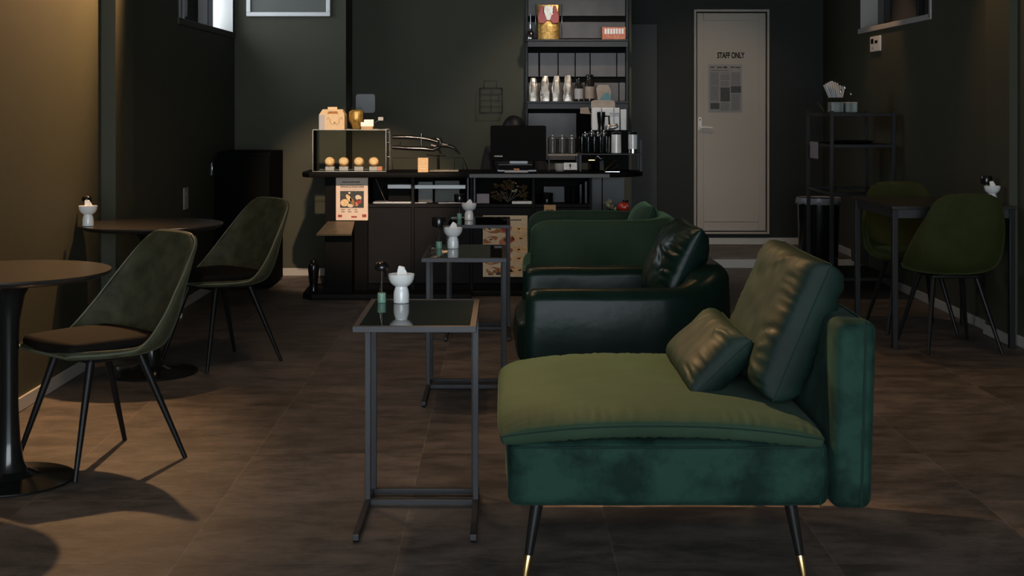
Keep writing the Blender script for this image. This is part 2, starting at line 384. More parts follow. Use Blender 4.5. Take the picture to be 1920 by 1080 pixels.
# back walls
bm = BM(); box(bm, XL, XRET, YB1, YB3+.2, 0, CEIL); struct('wall_back_left', bm, M['wall'])
bm = BM(); box(bm, XRET, 1.02, YB2, YB3+.2, 0, CEIL); struct('wall_back_counter', bm, M['wall'])
bm = BM(); box(bm, 1.02, XR, YB3, YB3+.2, 0, CEIL); struct('wall_back_right', bm, M['wall_dark'])
# front wall with shop window
bm = BM()
for a in ((XL-.2, XL+.1, 0, CEIL), (XR-.3, XR+.2, 0, CEIL), (XL+.1, XR-.3, 2.55, CEIL), (XL+.1, XR-.3, 0, .15)):
    box(bm, a[0], a[1], YF-.1, YF, a[2], a[3])
struct('wall_front', bm, M['wall'])
# baseboards
def bb(name, x0, x1, y0, y1, z0=0): 
    b_ = BM(); box(b_, x0, x1, y0, y1, z0+.001, z0+.06, .003); struct(name, b_, M['base'])
bb('baseboard_left', XL, XL+.012, YF, 7.059); bb('baseboard_left_pilaster', XL+.074, XL+.086, 7.05, 7.41)
bb('baseboard_left_back', XL, XL+.012, 7.401, YB1-.001); bb('baseboard_back_left', XL+.013, XRET, YB1-.012, YB1)
bb('baseboard_right', XR-.012, XR, YF, 7.489); bb('baseboard_right_pilaster', XR-.057, XR-.045, 7.48, 7.87)
bb('baseboard_right_back', XR-.012, XR, 7.861, PLY-.02); bb('baseboard_right_platform', XR-.012, XR, PLY+.01, YB3-.02, PLZ)
bb('baseboard_back_right', 1.03, XR-.013, YB3-.012, YB3, PLZ)
# windows
wn = sthing('window_1', (XL-.1, (WY0+WY1)/2, WZ0))
bm = BM()   # reveals white
box(bm, XL-.17, XL-.001, WY1-.012, WY1-.0005, WZ0+.012, WZ1-.001); box(bm, XL-.17, XL-.001, WY0+.0005, WY0+.012, WZ0+.012, WZ1-.001)
struct('window_reveal', bm, M['white'], wn)
bm = BM(); box(bm, XL-.17, XL+.012, WY0-.03, WY1+.02, WZ0-.03, WZ0+.012, .003); struct('window_sill', bm, M['wall'], wn)
bm = BM()
for y in (WY0+.02, 9.30, 10.28): box(bm, XL-.155, XL-.115, y, y+.045, WZ0+.012, WZ1-.005, .003)
for z in (WZ0+.013, WZ1-.05): box(bm, XL-.15, XL-.12, WY0+.02, 10.32, z, z+.022, .003)
struct('window_frame', bm, M['blk_metal'], wn)
bm = BM(); box(bm, XL-.15, XL-.12, 9.36, 9.42, WZ0+.035, WZ1-.052, .003); struct('sash', bm, M['greyplastic'], wn)
bm = BM(); box(bm, XL-.137, XL-.133, WY0+.06, 10.30, WZ0+.03, WZ1-.05); struct('pane', bm, M['winglass'], wn)
wn = sthing('window_2', ((PX(465, YB1)+PX(620, YB1))/2, YB1, PZ(31, YB1)))
x0, x1, z0 = PX(463, YB1), PX(620, YB1), PZ(31, YB1)
bm = BM(); z1 = z0+.55; fw = .032
for a in ((x0, x1, z0, z0+fw), (x0, x1, z1-fw, z1), (x0, x0+fw, z0+fw, z1-fw), (x1-fw, x1, z0+fw, z1-fw)): box(bm, a[0], a[1], YB1-.03, YB1, a[2], a[3], .004)
struct('window_frame', bm, M['white'], wn)
bm = BM(); box(bm, x0+fw, x1-fw, YB1-.012, YB1-.002, z0+fw, z1-fw); struct('pane', bm, M['frost'], wn)
wn = sthing('window_3', (XR+.05, (RY0+RY1)/2, RZ0))
bm = BM(); box(bm, XR+.001, XR+.17, RY1-.012, RY1-.0005, RZ0+.01, 2.69); box(bm, XR+.001, XR+.17, RY0+.0005, RY0+.012, RZ0+.01, 2.69); struct('window_reveal', bm, M['base'], wn)
bm = BM(); box(bm, XR-.012, XR+.17, RY0-.02, RY1+.03, RZ0-.028, RZ0+.01, .003)
box(bm, XR-.012, XR-.001, RY0-.03, RY0+.0, RZ0-.02, 2.7, .002); struct('window_sill', bm, M['base'], wn)
bm = BM()
for y in (RY0+.02, 9.60, 10.42): box(bm, XR+.09, XR+.13, y, y+.04, RZ0+.012, 2.68, .003)
struct('window_frame', bm, M['blk_metal'], wn)
bm = BM(); box(bm, XR+.135, XR+.14, RY0+.012, RY1-.013, RZ0+.012, 2.68); struct('pane', bm, M['blind'], wn)
# staff door
DY = YB3; dr = sthing('door_1', ((PX(1300, DY)+PX(1440, DY))/2, DY, PZ(437, DY)))
x0, x1, z0, z1 = PX(1300, DY), PX(1441, DY), PZ(438, DY), PZ(18, DY)
bm = BM()
for a in ((x0, x0+.02, z0, z1), (x1-.02, x1, z0, z1), (x0+.02, x1-.02, z1-.022, z1), (x0+.02, x1-.02, z0, z0+.018)): box(bm, a[0], a[1], DY-.045, DY-.001, a[2], a[3], .003)
struct('door_frame', bm, M['door'], dr)
bm = BM(); box(bm, x0+.028, x1-.03, DY-.03, DY-.004, z0+.026, z1-.032, .002)
leaf = struct('door_leaf', bm, M['door'], dr)
bm = BM()
lx0, lx1 = PX(1318, DY), PX(1421, DY)
zb = PZ(405, DY); zt = PZ(39, DY)
box(bm, x0+.03, lx0, DY-.038, DY-.0305, z0+.028, z1-.034, .002); box(bm, lx1, x1-.032, DY-.038, DY-.0305, z0+.028, z1-.034, .002)
box(bm, lx0+.001, lx1-.001, DY-.038, DY-.0305, zt, z1-.034, .002); box(bm, lx0+.001, lx1-.001, DY-.038, DY-.0305, PZ(415, DY), zb, .002); box(bm, lx0+.001, lx1-.001, DY-.038, DY-.0305, z0+.028, PZ(418, DY), .002)
struct('door_moulding', bm, M['door'], dr)
bm = BM(); box(bm, x0+.0205, x1-.0205, DY-.004, DY-.001, z0+.019, z1-.023); struct('door_gap', bm, M['black'], dr)
bm = BM(); hx = PX(1311, DY); hz = PZ(232, DY)
prism(bm, rrect(hx-.016, hx+.016, hz-.06, hz+.06, .0155), DY-.046, DY-.0385, 'y', .001)
cyl(bm, (hx, DY-.047, hz-.03), (hx, DY-.085, hz-.03), .009); tube(bm, [(hx, DY-.085, hz-.03), (hx+.05, DY-.087, hz-.03), (hx+.105, DY-.083, hz-.034)], .008, 10)
h_ = struct('door_handle', bm, M['white'], dr, True)
bm = BM(); cyl(bm, (hx, DY-.0465, hz+.035), (hx, DY-.049, hz+.035), .006); struct('keyhole', bm, M['black'], h_, True)
bm = textmesh('STAFF ONLY', .070, .001, .0024, .60)
bm.transform(Matrix.Translation((PX(1369, DY), DY-.0315, PZ(109, DY)))); tx = obj('staff_lettering', bm, M['black'], dr, False)
# door bulletin
px0, px1, pz0, pz1 = PX(1327, DY), PX(1390, DY), PZ(211, DY), PZ(121, DY); yy = DY-.0312
nb = thing('newspaper_sheet', 'grey printed news sheet taped on the staff door', 'poster', ((px0+px1)/2, yy, pz0))
bm = BM(); box(bm, px0, px1, yy-.0016, yy-.0002, pz0, pz1); obj('sheet', bm, M['news'], nb, False)
bm = BM(); W_ = px1-px0; H_ = pz1-pz0
def U(u, v): return px0+u*W_, pz1-v*H_
def rect(bm, u0, u1, v0, v1, y, t=.0006):
    a, b_ = U(u0, v0); c, d = U(u1, v1); box(bm, a, c, y-t, y, d, b_)
for k, (u0, u1) in enumerate(((.06, .32), (.36, .63), (.68, .95))):
    v = .17
    while v < .95:
        if not (k == 1 and .46 < v < .79) and not (k == 2 and .42 < v < .6) and not (k == 0 and .78 < v < .95) and random.random() > .06: rect(bm, u0, u1-random.random()*.04*(random.random() > .6), v, v+.008, yy-.0017)
        v += .0165
obj('printed_columns', bm, M['newsink'], nb, False)
bm = BM()
for a in ((.07, .18, .045, .07), (.26, .42, .05, .075), (.45, .56, .04, .08), (.66, .78, .045, .07), (.8, .95, .05, .075), (.08, .6, .12, .13)): rect(bm, *a, yy-.0017)
obj('printed_heading', bm, M['print'], nb, False)
for a in ((.06, .33, .80, .93), (.36, .64, .48, .77), (.67, .97, .45, .59)):
    bm = BM(); rect(bm, *a, yy-.0017); obj('printed_photo', bm, M['photo'], nb, False)
# tall flush panel beside the counter
bm = BM(); box(bm, 1.03, PX(1232, YB3), YB3-.03, YB3-.001, PLZ, PZ(45, YB3), .004); struct('door_2', bm, M['panel'])
# switches and sockets
sp = thing('wall_control_panel', 'small white control panel with dark screen below the right high window', 'control panel', (XR, 10.3, PZ(97, 10.3)))
bm = BM(); box(bm, XR-.014, XR-.0005, 10.19, 10.46, 1.715, 1.83, .003); obj('panel', bm, M['white'], sp)
for (ya, yb, za, zb2, m_) in ((10.36, 10.43, 1.775, 1.812, 'black'), (10.25, 10.32, 1.775, 1.797, 'black'), (10.36, 10.40, 1.735, 1.748, 'greyplastic')):
    bm = BM(); box(bm, XR-.016, XR-.0141, ya, yb, za, zb2); obj('screen' if m_ == 'black' else 'button', bm, M[m_], sp, False)
so = thing('wall_socket', 'tall beige double wall socket beside the black fridge', 'socket', (XL, 8.92, .63))
bm = BM(); box(bm, XL+.0005, XL+.008, 8.86, 8.98, .635, .775, .003); obj('cover_plate', bm, M['door'], so)
for z in (.665, .72): 
    bm = BM(); box(bm, XL+.0081, XL+.0105, 8.90, 8.94, z, z+.028, .001); obj('outlet', bm, M['pink'], so)
so = thing('wall_socket', 'small pale socket plate low on the right wall behind the bin', 'socket', (XR, 10.9, .2))
bm = BM(); box(bm, XR-.01, XR-.0005, 10.85, 10.93, .10, .20, .003); obj('cover_plate', bm, M['base'], so)
bm = BM(); softbox(bm, (.014, .02, .014), .009, 5, amp=.003, fs=60, mx=Matrix.Translation((PX(337, 8.45), 8.45, .0145)))
tag(obj('paper_scrap', bm, M['tissue']), 'tiny white crumpled scrap on the floor by the left baseboard', 'scrap')
# ------------------------------------------------------------------ chaise
def piping(bm, pts, r=.004, loop=False): tube(bm, pts, r, 6, loop=loop)
CY0, CY1 = 3.60, 4.54
ch = thing('chaise_chair', 'large teal velvet lounge chair on black legs with brass tips, nearest the camera', 'armchair', (.45, 4.07, 0))
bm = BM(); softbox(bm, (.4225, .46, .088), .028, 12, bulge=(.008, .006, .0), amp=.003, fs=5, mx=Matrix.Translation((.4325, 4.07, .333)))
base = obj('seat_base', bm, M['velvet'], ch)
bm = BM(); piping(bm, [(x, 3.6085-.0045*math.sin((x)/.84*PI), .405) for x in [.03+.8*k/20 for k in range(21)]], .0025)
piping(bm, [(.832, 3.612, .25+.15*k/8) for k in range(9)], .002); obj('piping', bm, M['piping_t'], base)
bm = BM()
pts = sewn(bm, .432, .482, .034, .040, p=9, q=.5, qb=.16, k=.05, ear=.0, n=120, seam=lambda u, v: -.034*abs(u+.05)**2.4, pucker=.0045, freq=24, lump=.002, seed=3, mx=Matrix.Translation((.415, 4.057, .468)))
cu = obj('seat_cushion', bm, M['velvet_lit'], ch, ang=80)
bm = BM(); tube(bm, pts, .0022, 6, loop=True); obj('piping', bm, M['piping_t'], cu)
Mb = Matrix.Translation((.918, 4.07, .49)) @ Matrix.Rotation(R(1.5), 4, 'Y')
bm = BM(); softbox(bm, (.054, .475, .247), .028, 12, bulge=(.012, .004, .004), amp=.003, fs=5, seed=8, mx=Mb)
bk = obj('backrest', bm, M['velvet'], ch)
bm = BM()
pts = [Mb @ Vector(p) for p in [(.022, -.477, -.235), (.022, -.4805, -.1), (.022, -.4805, .1), (.022, -.478, .225), (.022, -.46, .247), (.022, 0, .251), (.022, .46, .246)]]
piping(bm, pts, .003); obj('piping', bm, M['piping_t'], bk)
for (xt, xb) in ((.090, .048), (.765, .806)):
    for (yt, yb) in ((3.68, 3.65), (4.46, 4.50)):
        bm = BM(); p0 = Vector((xb, yb, .001)); p1 = Vector((xt, yt, .25)); pm = p0.lerp(p1, .42)
        cyl(bm, pm, p1, .0115, .018, 24); lg = obj('leg', bm, M['black_gloss'], ch)
        bm = BM(); tube(bm, [p0, p0.lerp(p1, .02), p0.lerp(p1, .41), pm], 0, 24, rad=[.006, .008, .0122, .0116]); f_ = obj('brass_tip', bm, M['brass'], lg); f_['label'] = 'brass tip'
# pillows
def pillow(name, label, m, c, hy, hz, th, tilt, seed, pucker=.004, lump=.004, p=2.8, q=.5, ear=.035, crease=(), pmat='piping_t'):
    # local z of the sewn shape (thickness) -> -x of the pillow, tilted about Y
    mx = Matrix.Translation(c) @ Matrix.Rotation(tilt, 4, 'Y') @ Matrix(((0, 0, -1, 0), (1, 0, 0, 0), (0, 1, 0, 0), (0, 0, 0, 1)))
    t = thing(name, label, 'pillow', c)
    bm = BM(); pts = sewn(bm, hy, hz, th, th, p=p, q=q, ear=ear, n=56, pucker=pucker, lump=lump, seed=seed, mx=mx, crease=crease)
    o = obj('cover', bm, M[m], t, ang=95)
    bm = BM(); tube(bm, pts, .0022, 6, loop=True); obj('seam', bm, M[pmat], o)
    return t
CR = ((-1, -.25, .22, .10, .008, .035), (-1, -.1, .3, -.1, -.007, .03), (-1, -.35, .25, -.12, .006, .03), (-.9, .95, .9, -.25, .006, .05), (-.2, 1, .3, -.5, -.006, .05), (.3, 1, .1, -.5, .006, .05), (-1, -.9, .3, .3, .005, .05), (-.6, -1, .2, .3, -.005, .04), (-1, .4, .35, .05, .005, .03), (-1, .55, .3, .1, -.005, .03))
pillow('cushion', 'big square teal velvet back cushion leaning on the nearest lounge chair backrest', 'velvet_dim', (.812, 4.055, .684), .315, .203, .082, R(23), 1, .006, .007, p=9, q=.42, ear=.015, crease=CR)
pillow('cushion', 'small velvet lumbar cushion lying in front of the big square cushion', 'velvet_dim', (.613, 4.115, .566), .258, .113, .072, R(46), 5, .005, .005, p=5.5, q=.46, ear=.03, crease=((-1, .7, .35, -.15, .006, .06), (-1, -.8, .3, .2, -.005, .06), (-.3, 1, .2, -.7, .005, .04), (.1, 1, .25, -.8, -.005, .04), (-.6, 1, -.1, -.6, .005, .04)))
# ------------------------------------------------------------------ tub armchairs
def tub(name, label, m, x0, x1, y0, y1, zarm, zback, th, thb, rf, zb, seed, cush_top):
    t = thing(name, label, 'armchair', ((x0+x1)/2, (y0+y1)/2, 0))
    # plan path of the arm-back-arm shell (centre line)
    h = th/2; rc = .20; P = []
    xa, xb, ya, yb = x0+.01, x1-thb/2, y0+h, y1-h
    n1 = 14
    for k in range(n1): P.append((xa+(xb-rc-xa)*k/(n1-1), ya))
    for k in range(1, 10): a = R(-90+90*k/9); P.append((xb-rc+rc*math.cos(a), ya+rc+rc*math.sin(a)))
    for k in range(1, 6): P.append((xb, ya+rc+(yb-ya-2*rc)*k/6))
    for k in range(0, 10): a = R(90*k/9); P.append((xb-rc+rc*math.cos(a), yb-rc+rc*math.sin(a)))
    for k in range(1, n1): P.append((xb-rc-(xb-rc-xa)*k/(n1-1), yb))
    rings = []; N_ = len(P)
    # first and last rings inserted near the arm front to round it
    def ring(i, p, tx, ty, s_in, x):
        nx, ny = -ty, tx          # left of travel = inside
        f = max(0, min(1, (x-(x1-.24))/.19)); f = f*f*(3-2*f)
        zt = zarm+(zback-zarm)*f; w_ = th+(thb-th)*f
        dx = x-x0; drop = 0
        if dx < rf: drop = rf-math.sqrt(max(0, rf*rf-(rf-dx)**2))
        zt -= drop*.85
        r_ = min(w_*.42, .05); out = []
        hw = w_/2
        prof = [(-hw+.01, zb), (-hw, zb+.02), (-hw, (zb+zt)/2), (-hw, zt-r_)]
        for k in range(1, 6): a = R(180-90*k/5); prof.append((-hw+r_+r_*math.cos(a), zt-r_+r_*math.sin(a)))
        for k in range(0, 6): a = R(90-90*k/5); prof.append((hw-r_+r_*math.cos(a), zt-r_+r_*math.sin(a)))
        prof += [(hw, (zb+zt)/2), (hw, zb+.02), (hw-.01, zb)]
        for u, z in prof:
            bul = .012*math.sin(PI*max(0, min(1, (z-zb)/(zt-zb))))*(1 if u < 0 else .3)
            uu = u+math.copysign(bul, u) if abs(u) > hw*.9 else u
            a = noise.noise(Vector((p[0]*6+seed, p[1]*6, z*6)))*.004
            lean = -.03*(zarm-z) if dx < .1 else 0
            out.append((p[0]+nx*(uu+a)+lean, p[1]+ny*(uu+a), z+(a if u > -hw else 0)))
        return out
    Q = []
    for i, p in enumerate(P):
        a = P[max(0, i-1)]; b_ = P[min(N_-1, i+1)]; d = Vector((b_[0]-a[0], b_[1]-a[1])).normalized()
        Q.append((p, d))
    full = []
    first, last = Q[0], Q[-1]
    for j, dd in enumerate((0, .008, .02, .04, .07)): full.append(((P[0][0]+dd, P[0][1]), Vector((1, 0))))
    full += [q for q in Q[1:-1] if True]
    full = [f_ for k, f_ in enumerate(full) if k < 5 or f_[0][0] > x0+.09]
    for dd in (.07, .04, .02, .008, 0): full.append(((P[-1][0]+dd, P[-1][1]), Vector((-1, 0))))
    for k, (p, d) in enumerate(full):
        rg = ring(k, p, d.x, d.y, 0, p[0])
        # round the arm front in plan
        dx = p[0]-xa; sc = 1
        if dx < .045: sc = .62+.38*math.sqrt(max(0, 1-(1-dx/.045)**2))
        rg = [(p[0]+(q[0]-p[0])*1, p[1]+(q[1]-p[1])*sc, q[2]) for q in rg]
        rings.append(rg)
    bm = BM(); loft(bm, rings); sh = obj('arm_back_shell', bm, M[m], t, ang=50)
    # seam lines along the outer rim of both arms
    # seat
    ym = (y0+y1)/2; hy = (y1-y0)/2-th-.004
    bm = BM(); softbox(bm, ((x1-x0-thb)/2-.02, hy, (.30-zb)/2), .03, 8, mx=Matrix.Translation(((x0+x1-thb)/2-.012, ym, (.30+zb)/2)), bulge=(.02, 0, 0)); obj('seat_base', bm, M[m], t)
    bm = BM(); softbox(bm, ((x1-x0-thb)/2-.012, hy-.003, (cush_top-.30)/2), .035, 12, mx=Matrix.Translation(((x0+x1-thb)/2-.03, ym, (.304+cush_top)/2)), bulge=(.02, 0, .015), amp=.006, fs=7, seed=seed); obj('seat_cushion', bm, M[m], t)
    for sx, sy in ((x0+.1, y0+.1), (x0+.1, y1-.1), (x1-.14, y0+.14), (x1-.14, y1-.14)):
        bm = BM(); cyl(bm, (sx, sy, .001), (sx, sy, zb+.02), .014, .02, 16); obj('leg', bm, M['black_gloss'], t)
    return t, sh
t, sh = tub('tub_armchair', 'glossy dark green leather tub armchair directly behind the nearest lounge chair', 'leather', .075, .888, 5.20, 6.06, .605, .685, .105, .17, .05, .17, 2, .47)
bm = BM()
for yy_, s in ((5.20-.008, 1),): tube(bm, [(x, 5.197-.004*math.sin(k/10*PI), .57) for k, x in enumerate([.10+.57*j/10 for j in range(11)])], .0015, 6)
obj('stitching', bm, M['piping_t'], sh)
pillow('cushion', 'glossy dark green leather cushion propped in the leather armchair', 'leather', (.700, 5.64, .655), .275, .182, .100, R(24), 9, .007, .008, p=3.2, ear=.03, crease=CR+((-1, .1, .5, .2, .007, .05), (-.8, -.2, .5, .5, -.007, .05)))
t, sh = tub('tub_armchair', 'dark green velvet tub armchair with high rounded arms, farthest from the camera', 'velvet_g', .138, .95, 7.36, 8.12, .688, .70, .085, .12, .10, .17, 4, .45)
pillow('cushion', 'plain green velvet cushion standing in the farthest velvet armchair', 'velvet_g', (.775, 7.75, .632), .22, .13, .08, R(22), 13, .003, .004)
# ------------------------------------------------------------------ C tables
def ctable():
    t = thing('side_table', '', 'side table'); s = .0185; W = .369; D = .59; H = .645
    bm = BM()   # frame of the top (origin at front left corner)
    box(bm, 0, W, 0, s, H-s, H, .0012); box(bm, 0, W, D-s, D, H-s, H, .0012); box(bm, 0, s, s, D-s, H-s, H-.0003, .001); box(bm, W-s, W, s, D-s, H-s, H-.0003, .001)
    fr = obj('top_frame', bm, M['frame'], t)
    bm = BM(); box(bm, s+.001, W-s-.001, s+.001, D-s-.001, H-.007, H-.0015, .0005); obj('glass_top', bm, M['tglass'], t)
    for x in (0, W-s):
        off = .0075 if x == 0 else -.0075
        bm = BM(); box(bm, x, x+s, .365, .365+s, .024, H-s-.0003, .0012); obj('leg', bm, M['frame'], t)
        bm = BM(); box(bm, x+off, x+s+off, .49, .49+s, .024, H-s-.0003, .0012); obj('leg', bm, M['frame'], t)
        bm = BM(); box(bm, x, x+s, 0, .52, .006, .006+s, .0012); ft = obj('foot_bar', bm, M['frame'], t)
        for y in (.012, .50):
            bm = BM(); cyl(bm, (x+s/2, y, .0005), (x+s/2, y, .0065), .008, .008, 12); obj('glide', bm, M['black'], ft)
    for y in (.365, .49):
        bm = BM(); box(bm, s, W-s, y, y+s, .0062, .0242, .0012); obj('crossbar', bm, M['frame'], t)
    return t
ct = ctable(); ct.location = (-.452, 4.095, 0)
ct['label'] = 'slim charcoal side table with dark glass top beside the nearest lounge chair'; ct['group'] = 'glass-topped side tables in a row'
G = 'glass-topped side tables in a row'
dup(ct, (-.358, 5.94, 0), 0, 'middle of the three charcoal glass-topped side tables, beside the leather armchair', G)
dup(ct, (-.333, 7.60, 0), 0, 'farthest charcoal glass-topped side table, beside the farthest velvet armchair', G)
TZ = .6435
# pedestal bowl
def bowl_proto():
    t = thing('pedestal_bowl', '', 'bowl')
    bm = BM(); lathe(bm, [(.0255, .001), (.0262, .003), (.0262, .012), (.0262, .030), (.024, .042), (.0205, .052), (.0205, .055), (.028, .059), (.037, .068), (.0425, .080), (.0445, .094), (.0445, .0965), (.0425, .0965), (.040, .085), (.033, .072), (.02, .064), (.002, .062)], n=48)
    obj('pedestal_and_bowl', bm, M['ceramic'], t); return t
def napkins(x, y, z, s, label, seed):
    random.seed(seed); t = thing('folded_napkin', label, 'napkin', (x, y, z)); 
    bm = BM(); mx = Matrix.Translation((x-.004, y, z+.012)) @ Matrix.Rotation(R(s), 4, 'Y') @ Matrix.Rotation(R(12), 4, 'Z')
    pts = [(-.011, -.006), (-.006, -.009), (.0, -.0095), (.008, -.008), (.012, -.002), (.009, .006), (.0, .0085), (-.008, .006)]
    loft(bm, [[mx @ Vector((a*k, b_*k+.002*math.sin(zz*160), zz)) for a, b_ in pts] for zz, k in ((-.028, .7), (-.01, .9), (.006, 1.0), (.018, 1.02), (.0205, .9))]); obj('rolled_part', bm, M['tissue'], t)
    bm = BM(); mx = Matrix.Translation((x+.012, y+.002, z+.003)) @ Matrix.Rotation(R(-8), 4, 'Y')
    loft(bm, [[mx @ Vector((a*k, b_*k, zz)) for a, b_ in pts] for zz, k in ((-.017, 1.2), (-.004, 1.0), (.01, .6), (.022, .18))]); obj('folded_part', bm, M['tissue'], t)
    return t
bp_ = bowl_proto()
def lamp_proto(kind):
    t = thing('cordless_table_lamp', '', 'lamp')
    bm = BM(); lathe(bm, [(.0135, .0005), (.014, .002), (.014, .031), (.0132, .0325)], n=32); b_ = obj('base', bm, M['jade'], t); b_['label'] = 'green stone base'
    bm = BM(); cyl(bm, (.0, 0, .0325), (.0005, 0, .118), .0014, .0014, 10); tube(bm, [(-.007, .003, .033), (-.003, .002, .06), (.0, 0, .09)], .0009, 6); obj('stem', bm, M['chrome'], t)
    bm = BM()
    if kind: lathe(bm, [(.006, .108), (.019, .107), (.024, .112), (.025, .118), (.024, .127), (.018, .134), (.008, .137), (.003, .140)], n=36)
    else: lathe(bm, [(.008, .100), (.026, .100), (.031, .104), (.032, .112), (.032, .142), (.030, .146), (.010, .147)], n=36)
    obj('lamp_shade', bm, M['black_gloss'], t)
    bm = BM(); cyl(bm, (.012, .002, .086), (.012, .002, .106), .0022, .0022, 8); obj('pull_switch', bm, M['smoke'], t)
    return t
bp_.location = (PX(752.5, 4.60), 4.60, TZ); bp_['label'] = 'white ceramic pedestal bowl on the nearest glass side table'; bp_['group'] = 'white pedestal bowls'
GB = 'white pedestal bowls'
spots = [(PX(849.5, 6.36), 6.36, TZ, 'white ceramic pedestal bowl on the middle glass side table', 35, 'crumpled white napkins heaped in the bowl on the middle glass table'),
 (PX(879.5, 7.95), 7.95, TZ, 'white ceramic pedestal bowl on the farthest glass side table', 50, 'folded white napkin in the bowl on the farthest glass table'),
 (PX(165, 6.56), 6.56, .7305, 'white pedestal bowl on the farther round table by the left wall', 0, 'folded white napkin in the bowl by the left wall'),
 (2.69, 7.57, .7665, 'white pedestal bowl on the rectangular table by the right wall', 0, 'white napkin in the bowl on the right wall table')]
napkins(PX(752.5, 4.60), 4.60, TZ+.09, 14, 'rolled white napkin in the bowl on the nearest glass table', 1)
for x, y, z, lb, a, nl in spots:
    dup(bp_, (x, y, z), 0, lb, GB); napkins(x, y, z+.09, a, nl, 2)
l1 = lamp_proto(True); l1.location = (PX(715.5, 4.60), 4.605, TZ); l1['label'] = 'tiny table lamp with domed dark shade and green base on nearest glass table'
l2 = lamp_proto(False); l2.location = (PX(823, 6.36), 6.36, TZ); l2['label'] = 'small black drum-shade lamp with green base on middle glass table'; l2['group'] = 'black drum-shade table lamps'
dup(l2, (PX(861.5, 8.02), 8.02, TZ), 0, 'small black drum-shade lamp with green base on farthest glass table', 'black drum-shade table lamps')
dup(l2, (2.70, 7.69, .7665), 0, 'small black drum-shade lamp with green base on the right wall table', 'black drum-shade table lamps')
dup(l1, (PX(163, 6.69), 6.69, .7305), 0, 'tiny dark-domed lamp behind the white bowl on the farther round table')
# ------------------------------------------------------------------ round pedestal tables
def rtable():
    t = thing('round_table', '', 'table'); r = .345
    bm = BM(); lathe(bm, [(.001, .706), (r-.03, .706), (r-.004, .718), (r, .724), (r, .727), (r-.002, .7295), (.001, .7295)], n=96, cap=False); obj('tabletop', bm, M['top'], t)
    bm = BM(); lathe(bm, [(.03, .004), (.10, .022), (.062, .040), (.048, .07), (.038, .14), (.031, .26), (.030, .42), (.036, .56), (.052, .645), (.078, .69), (.088, .706)], n=48); obj('stem', bm, M['black_gloss'], t)
    bm = BM(); lathe(bm, [(.220, .001), (.223, .004), (.221, .009), (.18, .013), (.14, .017), (.09, .024), (.05, .03)], n=72); obj('base', bm, M['black_gloss'], t)
    return t
rt = rtable(); rt.location = (-1.72, 4.775, 0); rt['label'] = 'round black pedestal table cut off by the left edge'; rt['group'] = 'round pedestal tables'
dup(rt, (-1.722, 6.71, 0), 0, 'round black pedestal table carrying a white bowl by the left wall', 'round pedestal tables')
